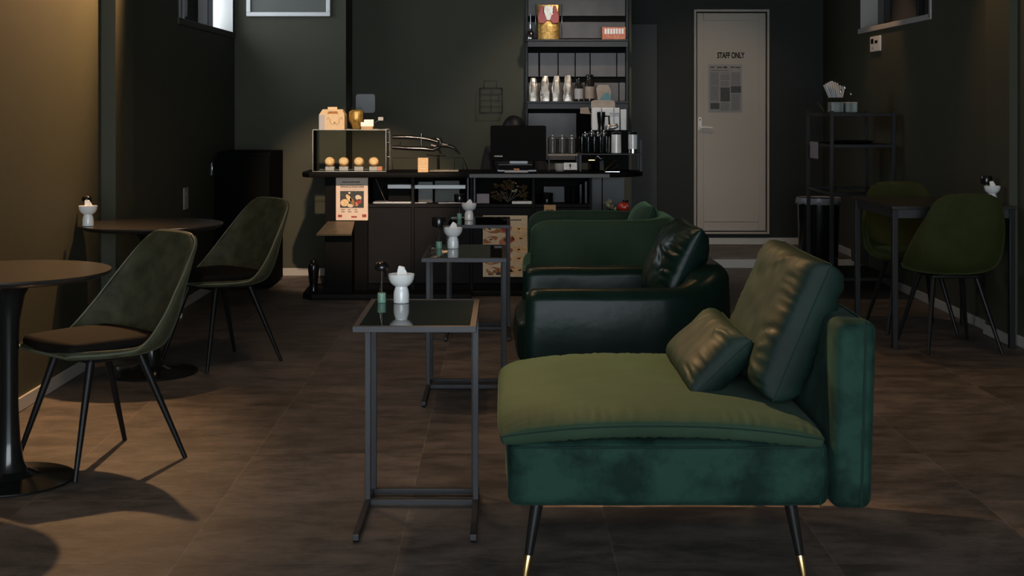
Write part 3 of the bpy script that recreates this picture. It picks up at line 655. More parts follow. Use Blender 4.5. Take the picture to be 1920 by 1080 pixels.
# ------------------------------------------------------------------ dining chairs
def shell_chair(kind):
    t = thing('dining_chair', '', 'chair')     # faces +Y locally
    if kind == 'bucket':
        # (y, z, half width, edge forward, edge up)
        raw = [((.235, .425), (.235, .425), .155), ((.225, .43), (.222, .432), .185), ((.15, .425), (.15, .430), .215), ((.06, .418), (.075, .430), .235), ((-.05, .414), (.02, .434), .248), ((-.12, .416), (-.005, .446), .252),
               ((-.175, .43), (-.035, .468), .252), ((-.205, .475), (-.075, .508), .247), ((-.23, .54), (-.125, .565), .236), ((-.25, .61), (-.17, .625), .220), ((-.268, .67), (-.215, .682), .204), ((-.285, .73), (-.255, .735), .186), ((-.30, .775), (-.285, .772), .170), ((-.312, .808), (-.302, .795), .152), ((-.316, .822), (-.308, .808), .130)]
        pr = [(c[0], c[1], hw, e[0]-c[0], e[1]-c[1]) for c, e, hw in raw]
        m, pm = 'suede', 'pad'
    else:
        raw = [((.225, .425), (.225, .425), .15), ((.215, .432), (.212, .434), .18), ((.13, .428), (.13, .438), .212), ((.03, .42), (.05, .445), .235), ((-.06, .415), (.0, .465), .25), ((-.13, .42), (-.03, .50), .255),
               ((-.175, .44), (-.07, .54), .252), ((-.205, .49), (-.11, .585), .246), ((-.225, .55), (-.145, .63), .236), ((-.24, .62), (-.18, .675), .223), ((-.252, .70), (-.215, .725), .205), ((-.262, .77), (-.24, .775), .188), ((-.268, .82), (-.255, .81), .165), ((-.270, .845), (-.262, .83), .135)]
        pr = [(c[0], c[1], hw, e[0]-c[0], e[1]-c[1]) for c, e, hw in raw]
        m, pm = 'olive', 'olive'
    nu = 13; bm = BM(); rows = []
    for (y, z, hw, ef, eu) in pr:
        r_ = []
        for j in range(nu):
            u = -1+2*j/(nu-1); a = abs(u)**2.6
            r_.append((hw*math.sin(u*PI/2*.92)/math.sin(PI/2*.92), y+ef*a, z+eu*a))
        rows.append(r_)
    loft(bm, rows, closed=False, cap=False)
    o = obj('shell', bm, M[m], t, ang=180)
    s = o.modifiers.new('thick', 'SOLIDIFY'); s.thickness = .028; s.offset = -1 if False else 0
    subs(o, 2, 2)
    # piping round the edge of the shell
    edge = [rows[i][0] for i in range(len(rows))] + rows[-1][1:-1] + [rows[i][-1] for i in range(len(rows)-1, -1, -1)] + rows[0][-2:0:-1]
    c = []
    for k in range(len(edge)):
        for tt in (0, .5):
            p0, p1, p2, p3 = [Vector(edge[(k+d) % len(edge)]) for d in (-1, 0, 1, 2)]
            c.append(.5*((2*p1)+(p2-p0)*tt+(2*p0-5*p1+4*p2-p3)*tt*tt+(3*p1-p0-3*p2+p3)*tt**3))
    bm = BM(); tube(bm, c, .0035 if kind == 'bucket' else .003, 6, loop=True)
    obj('piping', bm, M['piping'] if kind == 'bucket' else M['olive'], o)
    bm = BM(); softbox(bm, (.195, .20, .022), .021, 10, bulge=(0, 0, .010), mx=Matrix.Translation((0, .045, .448)), fn=lambda p, q: Vector((q.x*(1-.12*max(0, p.y)), q.y-.02*p.x*p.x*p.y*abs(p.y), q.z)))
    obj('seat_pad', bm, M[pm], t)
    bm = BM(); box(bm, -.13, .13, -.11, .13, .385, .403, .006); obj('underframe', bm, M['blk_metal'], t)
    for sx in (-1, 1):
        for (yt, yb) in ((.115, .228), (-.085, -.225)):
            bm = BM(); cyl(bm, (sx*.20, yb, .001), (sx*.115, yt, .398), .0085, .0155, 20); obj('leg', bm, M['blk_metal'], t)
    return t
c1 = shell_chair('bucket'); c1.location = (-1.48, 5.055, 0); c1.rotation_euler = (0, 0, R(138))
c1['label'] = 'olive suede bucket chair beside the nearer round table at left'; c1['group'] = 'olive suede bucket chairs'
dup(c1, (-1.437, 6.99, 0), R(137), 'olive suede bucket chair beside the farther round table, in front of the fridge', 'olive suede bucket chairs')
c3 = shell_chair('egg'); c3.location = (2.40, 7.42, 0); c3.rotation_euler = (0, 0, R(4))
c3['label'] = 'olive velvet chair seen from behind at the near side of the right table'; c3['group'] = 'olive velvet chairs'
dup(c3, (2.385, 8.06, 0), R(180), 'olive velvet chair facing the camera on the far side of the right table', 'olive velvet chairs')
# ------------------------------------------------------------------ rectangular table at right
t = thing('dining_table', 'black rectangular table with square legs against the right wall', 'table', (2.41, 7.8, 0))
bm = BM(); box(bm, 2.08, 2.748, 7.36, 8.19, .748, .766, .002); obj('tabletop', bm, M['top'], t)
bm = BM()
for a in ((2.115, 2.715, 7.385, 7.40), (2.115, 2.715, 8.15, 8.165), (2.095, 2.11, 7.41, 8.14), (2.72, 2.735, 7.41, 8.14)): box(bm, *a, .700, .7478, .001)
obj('apron', bm, M['frame'], t)
for x in (2.085, 2.713):
    for y in (7.37, 8.15):
        bm = BM(); box(bm, x, x+.03, y, y+.03, .0008, .7475, .002); obj('leg', bm, M['blk_metal'], t)
# ------------------------------------------------------------------ rack at right
t = thing('metal_rack', 'tall open black metal shelf rack by the right wall', 'shelf', (2.5, 10.0, 0))
rx0, rx1, ry0, ry1 = 2.285, 2.745, 9.62, 10.38
for x in (rx0, rx1-.026):
    for y in (ry0, ry1-.026):
        bm = BM(); box(bm, x, x+.026, y, y+.026, .001, 1.27, .002); obj('post', bm, M['blk_metal'], t)
for z in (1.255, 1.035, .70, .10):
    bm = BM(); box(bm, rx0+.026, rx1-.026, ry0+.002, ry0+.018, z-.022, z, .001); box(bm, rx0+.026, rx1-.026, ry1-.018, ry1-.002, z-.022, z, .001)
    box(bm, rx0+.002, rx0+.018, ry0+.026, ry1-.026, z-.022, z, .001); box(bm, rx1-.018, rx1-.002, ry0+.026, ry1-.026, z-.022, z, .001)
    if z != .70: box(bm, rx0+.018, rx1-.018, ry0+.018, ry1-.018, z-.008, z-.001, .001)
    else: box(bm, rx0+.2, rx0+.215, ry0+.018, ry1-.018, z-.015, z-.001, .001)
    obj('shelf', bm, M['blk_metal'], t)
bm = BM(); lathe(bm, [(.10, .001), (.135, .004), (.15, .016), (.152, .02), (.146, .018), (.13, .008), (.02, .006)], c=(2.52, 9.95, 1.035)); tag(obj('serving_tray', bm, M['black_gloss']), 'black round tray lying on the rack second shelf', 'tray')
bm = BM(); d_ = 9.61; box(bm, PX(1523, 9.62)+.0, PX(1541, 9.62), -.001, .001, -.055, .055, 0, Matrix.Translation((0, 0, 0)))
bm.free(); bm = BM(); xx = rx0-.003
loft(bm, [[(xx, 9.98, z), (xx, 10.24, z), (xx-.0012, 10.24, z), (xx-.0012, 9.98, z)] for z in (1.042, .985, .92)])
tag(obj('hanging_note', bm, M['pink'], None, False), 'small white paper note taped to the side of the black rack', 'note')
# items on the rack
t = thing('condiment_caddy', 'clear caddy of grey sachets on top of the black rack', 'caddy', (PX(1580, 9.9), 9.9, 1.2555))
x0, x1 = PX(1553, 9.9), PX(1610, 9.9)
bm = BM()
for a in ((x0, x1, 9.82, 9.823), (x0, x1, 9.977, 9.98), (x0, x0+.003, 9.8235, 9.9765), (x1-.003, x1, 9.8235, 9.9765)): box(bm, a[0], a[1], a[2], a[3], 1.256, 1.345)
obj('tray', bm, M['glass'], t, False)
for k in range(2):
    bm = BM(); xa = x0+.008+k*.10; softbox(bm, (.045, .055, .038), .008, 5, amp=.003, fs=30, mx=Matrix.Translation((xa+.046, 9.9, 1.295))); obj('sachet_block', bm, M['greyplastic'], t)
t = thing('napkin_holder', 'black wire holder fanned with white napkins on the caddy', 'napkin holder', (PX(1560, 9.9), 9.9, 1.346))
bm = BM()
for dy in (-.05, .05): tube(bm, [(x0+.0, 9.9+dy, 1.362), (x0+.1, 9.9+dy, 1.362)], .003, 6)
tube(bm, [(x0+.0, 9.85, 1.362), (x0, 9.95, 1.362)], .003, 6); tube(bm, [(x0+.1, 9.85, 1.362), (x0+.1, 9.95, 1.362)], .003, 6)
for q in ((x0+.01, 9.85), (x0+.09, 9.85), (x0+.01, 9.95), (x0+.09, 9.95)): cyl(bm, (*q, 1.3465), (*q, 1.362), .003, .003, 6)
obj('wire_frame', bm, M['blk_metal'], t)
for k in range(9):
    bm = BM(); mx = Matrix.Translation((x0+.012+k*.010, 9.9, 1.366)) @ Matrix.Rotation(R(-24+k*4.5), 4, 'Y')
    hgt = .075+.045*(1-abs(k-3)/6)*(1 if k < 6 else .6)
    loft(bm, [[mx @ Vector(p) for p in ((-.001, -.04, z), (.003, -.04, z), (.003+.003*math.sin(z*90), .04, z), (-.001, .04, z))] for z in (0, hgt*.5, hgt)]); obj('napkin', bm, M['tissue'], t)
for (px_, r_, h_, nm, lb) in ((1577, .009, .17, 'bottle', 'tall slim glass bottle left in the caddy on the rack'), (1585, .011, .20, 'bottle', 'tallest glass bottle in the caddy with metal cap'), (1596, .008, .15, 'bottle', 'slim glass bottle with pointed stopper at the caddy right')):
    x = PX(px_, 9.79); tt = thing(nm, lb, 'bottle', (x, 9.795, 1.2555))
    bm = BM(); lathe(bm, [(r_*.9, .001), (r_, .003), (r_, h_*.7), (r_*.55, h_*.8), (r_*.55, h_*.87)], c=(x, 9.795, 1.2555), n=20); obj('glass_body', bm, M['glass'], tt)
    bm = BM(); lathe(bm, [(r_*.7, h_*.87), (r_*.7, h_*.95), (r_*.3, h_)], c=(x, 9.795, 1.2555), n=16); obj('cap', bm, M['chrome'], tt)
t = thing('glass_jug', 'little glass jug with tongs at the left end of the rack top', 'jug', (PX(1542, 9.85), 9.85, 1.2555))
bm = BM(); lathe(bm, [(.024, .001), (.026, .003), (.027, .07), (.025, .0705), (.023, .006), (.001, .005)], c=(PX(1544, 9.85), 9.85, 1.2555), n=28); obj('glass_body', bm, M['glass'], t)
bm = BM(); x = PX(1544, 9.85); tube(bm, [(x+.01, 9.85, 1.264), (x-.02, 9.85, 1.31), (x-.042, 9.85, 1.335)], .0025, 8); tube(bm, [(x+.0, 9.845, 1.264), (x-.022, 9.845, 1.295), (x-.035, 9.845, 1.325)], .0025, 8); obj('tongs', bm, M['chrome'], t)
# bin
t = thing('waste_bin', 'tall black cylindrical waste bin behind the rack, grey liner folded over its rim', 'bin', (2.44, 10.66, 0))
bm = BM(); lathe(bm, [(.145, .001), (.148, .006), (.160, .585), (.155, .585), (.143, .02), (.001, .018)], c=(2.44, 10.66, 0), n=48); obj('body', bm, M['black_gloss'], t)
bm = BM(); rings = []
for k, (r_, z) in enumerate(((.155, .54), (.158, .592), (.168, .597), (.170, .575), (.171, .548))):
    rings.append([(2.44+(r_+.005*noise.noise(Vector((a*.4, k, 1)))*k)*math.cos(2*PI*a/60), 10.66+(r_)*math.sin(2*PI*a/60), z+.012*noise.noise(Vector((a*.35, k*.5, 0)))*(k > 2)) for a in range(60)])
loft(bm, rings, cap=False); o = obj('liner', bm, M['liner'], t); s = o.modifiers.new('t', 'SOLIDIFY'); s.thickness = .0015
# fridge
M['fridge'] = mat('fridge_black', (.003, .003, .003), .85, spec=.06)
t = thing('mini_fridge', 'small black refrigerator in the back left corner', 'fridge', (-1.87, 10.0, 0))
bm = BM(); box(bm, -2.045, -1.665, 9.80, 10.35, .02, .975, .006); obj('body', bm, M['fridge'], t)
bm = BM(); box(bm, -2.045, -1.665, 9.745, 9.796, .03, .945, .006); dd = obj('door', bm, M['fridge'], t)
bm = BM(); box(bm, PX(396, 9.74), PX(399, 9.74), 9.728, 9.744, PZ(329, 9.74), PZ(305, 9.74), .002); h_ = obj('handle', bm, M['chrome'], dd); h_['label'] = 'chrome handle'
for x in (-2.0, -1.71):
    for y in (9.85, 10.3):
        bm = BM(); cyl(bm, (x, y, .001), (x, y, .021), .015, .015, 12); obj('foot', bm, M['black'], t)
# ------------------------------------------------------------------ counter
CF = 9.45
ctr = thing('service_counter', 'long black service counter with open cubbies at the back', 'counter', (-.3, 9.75, 0))
zt0, zt1 = .818, .85
bm = BM()
poly = [(PX(566, 9.35), 9.40), (PX(580, 9.35), 9.33), (PX(890, 9.35), 9.33), (.78, 9.36)]
for k in range(0, 11): a = R(-90+180*k/10); poly.append((.78+.19*math.cos(a), 9.62+.24*math.sin(a)))
poly += [(-1.35, 9.86), (-1.39, 9.80), (-1.395, 9.5)]
prism(bm, poly, zt0, zt1, 'z', .003); wt = obj('worktop', bm, M['black'], ctr)
bm = BM(); box(bm, PX(880, 9.32), PX(1143, 9.32), 9.310, 9.3285, zt0, zt1-.006, .001); obj('edge_strip', bm, M['greylam'], wt)
# carcass
cx = [PX(p, CF) for p in (610, 690, 774, 884, 1000, 1107)]
bm = BM(); zsh = .629
box(bm, cx[0], cx[1], CF-.02, 9.82, .04, zt0-.0005, .002); obj('end_panel', bm, M['black'], ctr)
bm = BM(); box(bm, cx[1]+.0005, cx[5], 9.80, 9.82, .04, zt0-.0005); obj('back_panel', bm, M['black'], ctr)
for x in cx[2:6]:
    bm = BM(); box(bm, x-.009, x+.009, CF-.012, 9.7995, .04, zt0-.0005, .001); obj('divider', bm, M['counter'], ctr)
for i in range(1, 5):
    a = cx[i]+(.0005 if i == 1 else .0095); b_ = cx[i+1]-.0095
    bm = BM(); box(bm, a, b_, CF-.010, 9.7995, zsh-.02, zsh, .001); obj('shelf', bm, M['counter'], ctr)
    bm = BM(); box(bm, a+.002, b_-.002, CF-.003, CF+.014, .085, zsh-.024, .0015); obj('door', bm, M['counter'], ctr)
bm = BM(); box(bm, cx[1]+.0005, cx[5], CF+.006, 9.79, .0408, .080); obj('toe_board', bm, M['black'], ctr)
# right end unit
bm = BM(); box(bm, cx[5]+.012, PX(1127, 9.6), 9.52, 9.80, .03, zt0-.0005, .002); obj('end_panel', bm, M['greylam'], ctr)
bm = BM(); box(bm, PX(1129, 9.6), PX(1170, 9.6), 9.56, 9.80, .03, zt0-.0005, .002); obj('end_panel', bm, M['greylam'], ctr)
# plinth
bm = BM(); prism(bm, [(PX(566, 9.25), 9.30), (PX(585, 9.25), 9.22), (PX(884, 9.25), 9.22), (PX(884, 9.25), 9.42), (.78, 9.42), (.78, 9.8), (-1.38, 9.8)], .001, .0395, 'z', .002); obj('plinth', bm, M['counter'], ctr)
# louvre strip between cubby two and three
bm = BM()
for k in range(3): box(bm, PX(876+k*6.2, 9.5), PX(879+k*6.2, 9.5), 9.46, 9.5, zsh+.0005, zt0-.001)
for v in bm.verts: pass
obj('slat_panel', bm, M['greylam'], ctr)
# cubby contents
def rbox(name, label, cat, x0, x1, y0, y1, z0, z1, m, bev=.002, group=None, rot=0):
    bm = BM(); c = Vector(((x0+x1)/2, (y0+y1)/2, z0)); mx = Matrix.Translation(c) @ Matrix.Rotation(rot, 4, 'Z') @ Matrix.Translation(-c)
    box(bm, x0, x1, y0, y1, z0, z1, bev, mx); return tag(obj(name, bm, M[m]), label, cat, group)
zs = zsh+.0008
rbox('steel_pan', 'shallow steel tray on the counter first cubby floor', 'tray', cx[1]+.03, cx[2]-.015, 9.50, 9.70, zs, zs+.012, 'steelpan')
d_ = 9.55
t = thing('drawer_unit', 'small black drawer box with a bright steel top rail in the first cubby', 'drawer box', (PX(750, d_), 9.62, zs+.013))
bm = BM(); box(bm, PX(728, d_), PX(770, d_), 9.55, 9.68, zs+.013, PZ(354, d_), .002); obj('body', bm, M['black'], t)
bm = BM(); box(bm, PX(727, d_), PX(771, d_), 9.54, 9.69, PZ(353.5, d_), PZ(346, d_), .001); obj('steel_rail', bm, M['steelpan'], t)
bm = BM(); tube(bm, [(PX(705, 9.5), 9.49, PZ(336, 9.5)), (PX(723, 9.5), 9.49, zs+.016)], .0015, 6); tag(obj('wooden_stick', bm, M['beige']), 'thin tan stick leaning in the counter first cubby', 'stick')
t = thing('glass_tray_box', 'clear glass box with bright steel band in the second cubby', 'glass box', (PX(825, d_), 9.6, zs))
x0, x1 = PX(778, d_), PX(873, d_)
bm = BM(); box(bm, x0, x1, 9.53, 9.533, zs, PZ(336, d_)); box(bm, x0, x0+.003, 9.5335, 9.72, zs, PZ(336, d_)); box(bm, x1-.003, x1, 9.5335, 9.72, zs, PZ(336, d_)); obj('glass_body', bm, M['glass'], t, False)
bm = BM(); box(bm, x0, x1, 9.524, 9.5295, PZ(353.5, d_), PZ(346.5, d_), .001); obj('steel_band', bm, M['steelpan'], t)
bm = BM(); box(bm, x0, PX(800, d_), 9.524, 9.5295, zs, zs+.006, .001); box(bm, PX(822, d_), x1, 9.524, 9.5295, zs, zs+.005, .001); obj('base_strip', bm, M['steelpan'], t)
rbox('cutting_board', 'brownish rectangular board behind glass in the second cubby', 'board', PX(785, 9.65), PX(812, 9.65), 9.60, 9.61, zs, PZ(340, 9.65), 'brownpanel')
rbox('steel_pan', 'grey steel sheet standing behind the second cubby glass', 'tray', PX(816, 9.7), PX(862, 9.7), 9.64, 9.648, zs, PZ(338, 9.7), 'frost')
rbox('gift_box', 'small pinkish box with a short cord in the third cubby', 'box', PX(894, d_), PX(917.5, d_), 9.52, 9.60, zs, PZ(363, d_), 'pink')
t = thing('dried_bouquet', 'bunch of rust and olive dried flowers in the third cubby', 'dried flowers', (PX(955, 9.6), 9.6, zs))
random.seed(7)
for nm, cxx, cyy, rx, ry, n_, mt in (('flower_cluster', 935, 366, 14, 14, 26, 'dried'), ('flower_cluster', 948, 348, 20, 10, 28, 'dried'), ('flower_cluster', 980, 362, 9, 17, 22, 'dried'), ('flower_cluster', 963, 352, 8, 10, 14, 'cream')):
    bm = BM()
    for k in range(n_):
        a = random.random()*6.28; q = math.sqrt(random.random())
        p = Vector((PX(cxx+q*rx*math.cos(a), 9.58), 9.56+random.random()*.09, max(zs+.014, min(zt0-.018, PZ(cyy+q*ry*math.sin(a), 9.58)))))
        s_ = .0125 if mt == 'dried' else .008
        bmesh.ops.create_icosphere(bm, subdivisions=2, radius=s_*random.uniform(.7, 1.15), matrix=Matrix.Translation(p) @ Matrix.Diagonal((1, 1, random.uniform(.6, 1), 1)))
    for v in bm.verts: v.co += Vector((noise.noise(v.co*160), noise.noise(v.co*160+Vector((5, 0, 0))), noise.noise(v.co*160+Vector((0, 9, 0)))))*.004
    obj(nm, bm, M[mt], t)
bm = BM()
for k in range(6): tube(bm, [(PX(952, 9.6), 9.6, zs+.002), (PX(930+k*10, 9.6), 9.6, zs+.08)], .0018, 6)
obj('stem', bm, M['beige'], t)
rbox('book', 'thin white book lying flat in the third cubby', 'book', PX(960, 9.48), PX(997.5, 9.48), 9.465, 9.54, zs, zs+.019, 'white')
rbox('storage_box', 'grey box standing in the fourth cubby', 'box', PX(1019, 9.68), PX(1058, 9.68), 9.64, 9.72, zs, PZ(349, 9.68), 'greylam')
t = thing('canister', 'black canister with silver clasp in the fourth cubby', 'canister', (PX(1025, 9.53), 9.53, zs))
bm = BM(); lathe(bm, [(.038, .001), (.042, .004), (.042, .058), (.044, .062), (.044, .07), (.036, .074), (.001, .075)], c=(PX(1025.5, 9.53), 9.53, zs), n=36); obj('body', bm, M['black_gloss'], t)
bm = BM(); box(bm, PX(1024, 9.48), PX(1027, 9.48), 9.482, 9.487, zs+.012, zs+.03, .001); obj('clasp', bm, M['chrome'], t)
for k, (p, h) in enumerate(((1072, .11), (1086, .13), (1096, .15))): rbox('folder', ['dark folder leaning in the fourth cubby, leftmost', 'dark folder in the middle of the fourth cubby row', 'grey folder at the right end of the fourth cubby'][k], 'folder', PX(p, 9.6), PX(p+4, 9.6), 9.55, 9.70, zs, zs+h, ['black', 'black_gloss', 'greylam'][k], .001, 'folders in the fourth cubby')
# posters on the counter
def poster1():
    y = CF-.0205; x0, x1, z0, z1 = PX(630, y), PX(690, y), PZ(413, y), PZ(332.5, y)-.001
    t = thing('menu_poster', 'cream menu poster with a bread photo hanging at the counter left end', 'poster', ((x0+x1)/2, y, z0))
    W_, H_ = x1-x0, z1-z0
    def rc(bm, u0, u1, v0, v1, k=1): box(bm, x0+u0*W_, x0+u1*W_, y-.0022-.0005*k, y-.0022-.0005*(k-1), z1-v1*H_, z1-v0*H_)
    bm = BM(); box(bm, x0, x1, y-.0022, y-.0002, z0, z1); obj('sheet', bm, M['paper'], t, False)
    bm = BM()
    u = .2
    while u < .74: w_ = random.uniform(.02, .05); rc(bm, u, min(.75, u+w_), .09+random.random()*.01, .12); u += w_+.006
    for v in (.17, .20, .225):
        u = .14
        while u < .86: w_ = random.uniform(.02, .06); rc(bm, u, min(.87, u+w_), v, v+.017); u += w_+.012
    for v in (.275,):
        u = .14
        while u < .86: w_ = random.uniform(.02, .05); rc(bm, u, min(.87, u+w_), v, v+.008); u += w_+.012
    for v in (.745, .795):
        for u in (.16, .37, .58): rc(bm, u, u+random.uniform(.08, .15), v, v+.016)
    obj('printed_text', bm, M['print'], t, False)
    bm = BM(); rc(bm, .13, .87, .315, .71); ph = obj('printed_photo', bm, M['photo'], t, False); ph['label'] = 'dark photo of filled breads'
    for (u, v, ru, rv, an, m) in ((.27, .59, .13, .085, 10, 'bread'), (.44, .655, .10, .04, -10, 'cream'), (.40, .48, .06, .10, 35, 'bread'), (.52, .57, .055, .11, 30, 'crust'), (.70, .47, .10, .06, -20, 'cream'), (.72, .56, .08, .055, 0, 'printr'), (.64, .62, .06, .05, 20, 'salmon'), (.42, .36, .035, .025, 0, 'cream')):
        bm = BM(); cxx, czz = x0+u*W_, z1-v*H_; a = R(an)
        pts = []
        for k in range(20):
            c, s_ = ru*W_*math.cos(2*PI*k/20), rv*H_*math.sin(2*PI*k/20); pts.append((cxx+c*math.cos(a)-s_*math.sin(a), czz+c*math.sin(a)+s_*math.cos(a)))
        prism(bm, pts, y-.0036, y-.00275, 'y'); obj('printed_bread', bm, M[m], ph, False)
    for (u0, u1, v0, v1) in ((.06, .19, .87, .93), (.48, .65, .90, .94), (.82, .95, .86, .93)):
        bm = BM(); rc(bm, u0, u1, v0, v1); obj('printed_badge', bm, M['printr'], t, False)
poster1()
def poster2():
    y = CF-.0065; x0, x1, z0, z1 = PX(905.5, y), PX(989, y), PZ(519, y), PZ(404, y); W_, H_ = x1-x0, z1-z0
    t = thing('menu_poster', 'large cream poster with printed sandwiches on the counter doors', 'poster', ((x0+x1)/2, y, z0))
    bm = BM(); box(bm, x0, x1, y-.0022, y-.0002, z0, z1); obj('sheet', bm, M['cream'], t, False)
    bm = BM()
    u = .62
    while u < .86: w_ = random.uniform(.015, .03); box(bm, x0+u*W_, x0+(u+w_)*W_, y-.0028, y-.0022, z1-.085*H_, z1-.06*H_); u += w_+.005
    obj('printed_title', bm, M['print'], t, False)
    for u in (.12, .29):
        bm = BM(); box(bm, x0+u*W_, x0+(u+.11)*W_, y-.0028, y-.0022, z1-.97*H_, z1-.91*H_); obj('printed_icon', bm, M['print'], t, False)
    random.seed(11); L_ = []
    for r_ in range(5):
        for c in range(3):
            L_.append((.18+c*.32+random.uniform(-.04, .04), .22+r_*.165+random.uniform(-.02, .02), random.uniform(.15, .21), random.uniform(.05, .075)))
    for i, (u, v, ru, rv) in enumerate(L_):
        for k, m in enumerate((['crust', 'salmon', 'bread'][i % 3], ['cream', 'bread', 'printr'][(i*2) % 3], 'print')):
            f = (1, .6, .22)[k]; bm = BM(); a = R(random.uniform(-20, 20)); pts = []
            cu_, cv_ = u+random.uniform(-.03, .03)*k, v+random.uniform(-.012, .012)*k
            for q in range(18):
                c, s_ = f*ru*W_*math.cos(2*PI*q/18)*random.uniform(.93, 1.05), f*rv*H_*math.sin(2*PI*q/18)*random.uniform(.93, 1.05)
                pts.append((x0+cu_*W_+c*math.cos(a)-s_*math.sin(a), z1-cv_*H_+c*math.sin(a)+s_*math.cos(a)))
            if min(p[0] for p in pts) < x0+.002 or max(p[0] for p in pts) > x1-.002 or min(p[1] for p in pts) < z0+.03: 
                if k: continue
                pts = [(max(x0+.002, min(x1-.002, a_)), b_) for a_, b_ in pts]
            prism(bm, pts, y-.0030-.0005*k, y-.0022-.0005*k, 'y')
            if k == 0: par = obj('printed_sandwich', bm, M[m], t, False)
            else: obj('printed_filling', bm, M[m], par, False)
poster2()
# kraft tag on door four
t = thing('kraft_label', 'small kraft paper tag hanging over the fourth cubby shelf', 'tag', (PX(1031, CF), CF-.012, PZ(400, CF)))
y = CF-.0105; bm = BM(); box(bm, PX(1020, y), PX(1042, y), y-.002, y, PZ(400, y), PZ(384, y)); obj('card', bm, M['kraft'], t, False)
bm = BM()
for a, b_ in ((1024, 1030), (1031, 1038)): box(bm, PX(a, y), PX(b_, y), y-.0026, y-.0021, PZ(397, y), PZ(393, y))
obj('printed_mark', bm, M['print'], t, False)
# menu stand + plate
t = thing('leaflet_stand', 'black pedestal with a sloped bronze plate below the menu poster', 'stand', (PX(636, 9.33), 9.33, .04))
bm = BM(); box(bm, PX(611, 9.33), PX(662, 9.33), 9.27, 9.425, .0405, .445, .003); obj('pedestal', bm, M['black'], t)
mx = Matrix.Translation((PX(632, 9.3), 9.31, .478)) @ Matrix.Rotation(R(20), 4, 'X')
bm = BM(); 
loft(bm, [[mx @ Vector(p) for p in ((-.128, -.11, z), (.108, -.11, z), (.108, .095, z), (-.075, .095, z))] for z in (-.006, .006)]); obj('sloped_plate', bm, M['bronze'], t, False)
# black vase
t = thing('floor_vase', 'black vase-shaped ornament on the counter plinth, left end', 'vase', (PX(588, 9.3), 9.3, .04))
k_ = FPX/9.3
bm = BM(); lathe(bm, [(.026, .0008), (.028, .006), (.028, .02), (.024, .035), (.030, .08), (.036, .14), (.038, .17), (.034, .19), (.022, .198), (.024, .212), (.022, .222), (.012, .226)], c=(PX(588, 9.3), 9.3, .0395), n=36); bm.transform(Matrix.Identity(4)); obj('body', bm, M['black_gloss'], t)
# ------------------------------------------------------------------ display case and things on the counter
ZC = .8505
t = thing('display_case', 'clear glass display case on the left end of the counter', 'display case', (PX(655, 9.45), 9.6, ZC))
x0, x1, y0, y1, z1 = PX(587, 9.45), PX(724, 9.45), 9.44, 9.75, PZ(243.5, 9.45)
bm = BM(); g = .004
for a in ((x0, x1, y0, y0+g, ZC, z1-g), (x0, x1, y1-g, y1, ZC, z1-g), (x0, x0+g, y0+g, y1-g, ZC, z1-g), (x1-g, x1, y0+g, y1-g, ZC, z1-g), (x0, x1, y0, y1, z1-g, z1)): box(bm, *a)
obj('glass_panel', bm, M['glass'], t, False)
bm = BM(); e = .0022
for x in (x0, x1):
    for y in (y0, y1): tube(bm, [(x, y, ZC+.001), (x, y, z1)], e, 6)
for y in (y0, y1): tube(bm, [(x0, y, z1), (x1, y, z1)], e, 6); tube(bm, [(x0, y, ZC+.004), (x1, y, ZC+.004)], e, 6)
for x in (x0, x1): tube(bm, [(x, y0, z1), (x, y1, z1)], e, 6)
obj('polished_edge', bm, M['edge'], t)
bm = BM(); box(bm, x0+.006, x1-.006, y0+.006, y1-.006, ZC+.0005, ZC+.005); obj('floor_panel', bm, M['black_gloss'], t)
for z in (.92,):
    pass
bm = BM()
for z in (ZC+.10, ZC+.20, ZC+.27): cyl(bm, (x1+.001, 9.6, z), (x1+.008, 9.6, z), .006, .006, 12)
obj('hinge_bolt', bm, M['chrome'], t)
# breads on stands
def ball(bm, h, mx, seed, am=.02):
    t = bmesh.new(); bmesh.ops.create_uvsphere(t, u_segments=28, v_segments=16, radius=1)
    for v in t.verts:
        k = 1+am*2*noise.noise(v.co*3+Vector((seed, 0, 0)))+am*noise.noise(v.co*8+Vector((0, seed, 0)))
        v.co = Vector((v.co.x*h[0]*k, v.co.y*h[1]*k, math.copysign(abs(v.co.z)**.7, v.co.z)*h[2]*k))
    bmesh.ops.transform(t, matrix=mx, verts=t.verts); merge(bm, t)
bread_lb = ['split golden bread roll on a clear stand, leftmost in the display case', 'knobbly topped bread on a clear stand, second in the display case', 'round pale bread on a clear stand, third in the display case', 'round bread on a clear stand, rightmost in the display case']
stand_lb = ['clear stand under the leftmost display bread', 'clear stand under the second display bread', 'clear stand under the third display bread', 'clear stand under the rightmost display bread']
st0 = None
for k, px_ in enumerate((618.5, 644.5, 673, 701)):
    x = PX(px_, 9.56); y = 9.58; zz = ZC+.0055
    tt = thing('bread_stand', stand_lb[k], 'stand', (x, y, zz), 0, 'bread stands in the display case')
    bm = BM(); box(bm, x-.031, x+.031, y-.03, y+.03, zz, zz+.028, .002); obj('clear_block', bm, M['greyplastic'], tt)
    bm = BM(); prism(bm, [(y-.02, zz+.0285), (y+.02, zz+.0285), (y+.032, zz+.07), (y+.028, zz+.07)], x-.026, x+.026, 'x'); obj('rest', bm, M['smoke'], tt)
    tb = thing('bread', bread_lb[k], 'bread', (x, y-.015, zz+.03), 0, 'breads in the display case')
    mx = Matrix.Translation((x, y-.018, zz+.060)) @ Matrix.Rotation(R(72), 4, 'X')
    bm = BM(); ball(bm, (.037, .035, .020), mx, k*3); obj('crust', bm, M['crust'], tb)
    bm = BM(); ball(bm, (.031, .027, .012), mx @ Matrix.Translation((0, 0, .0155)), k*5+1, .06); obj('filling', bm, M['bread'], tb)
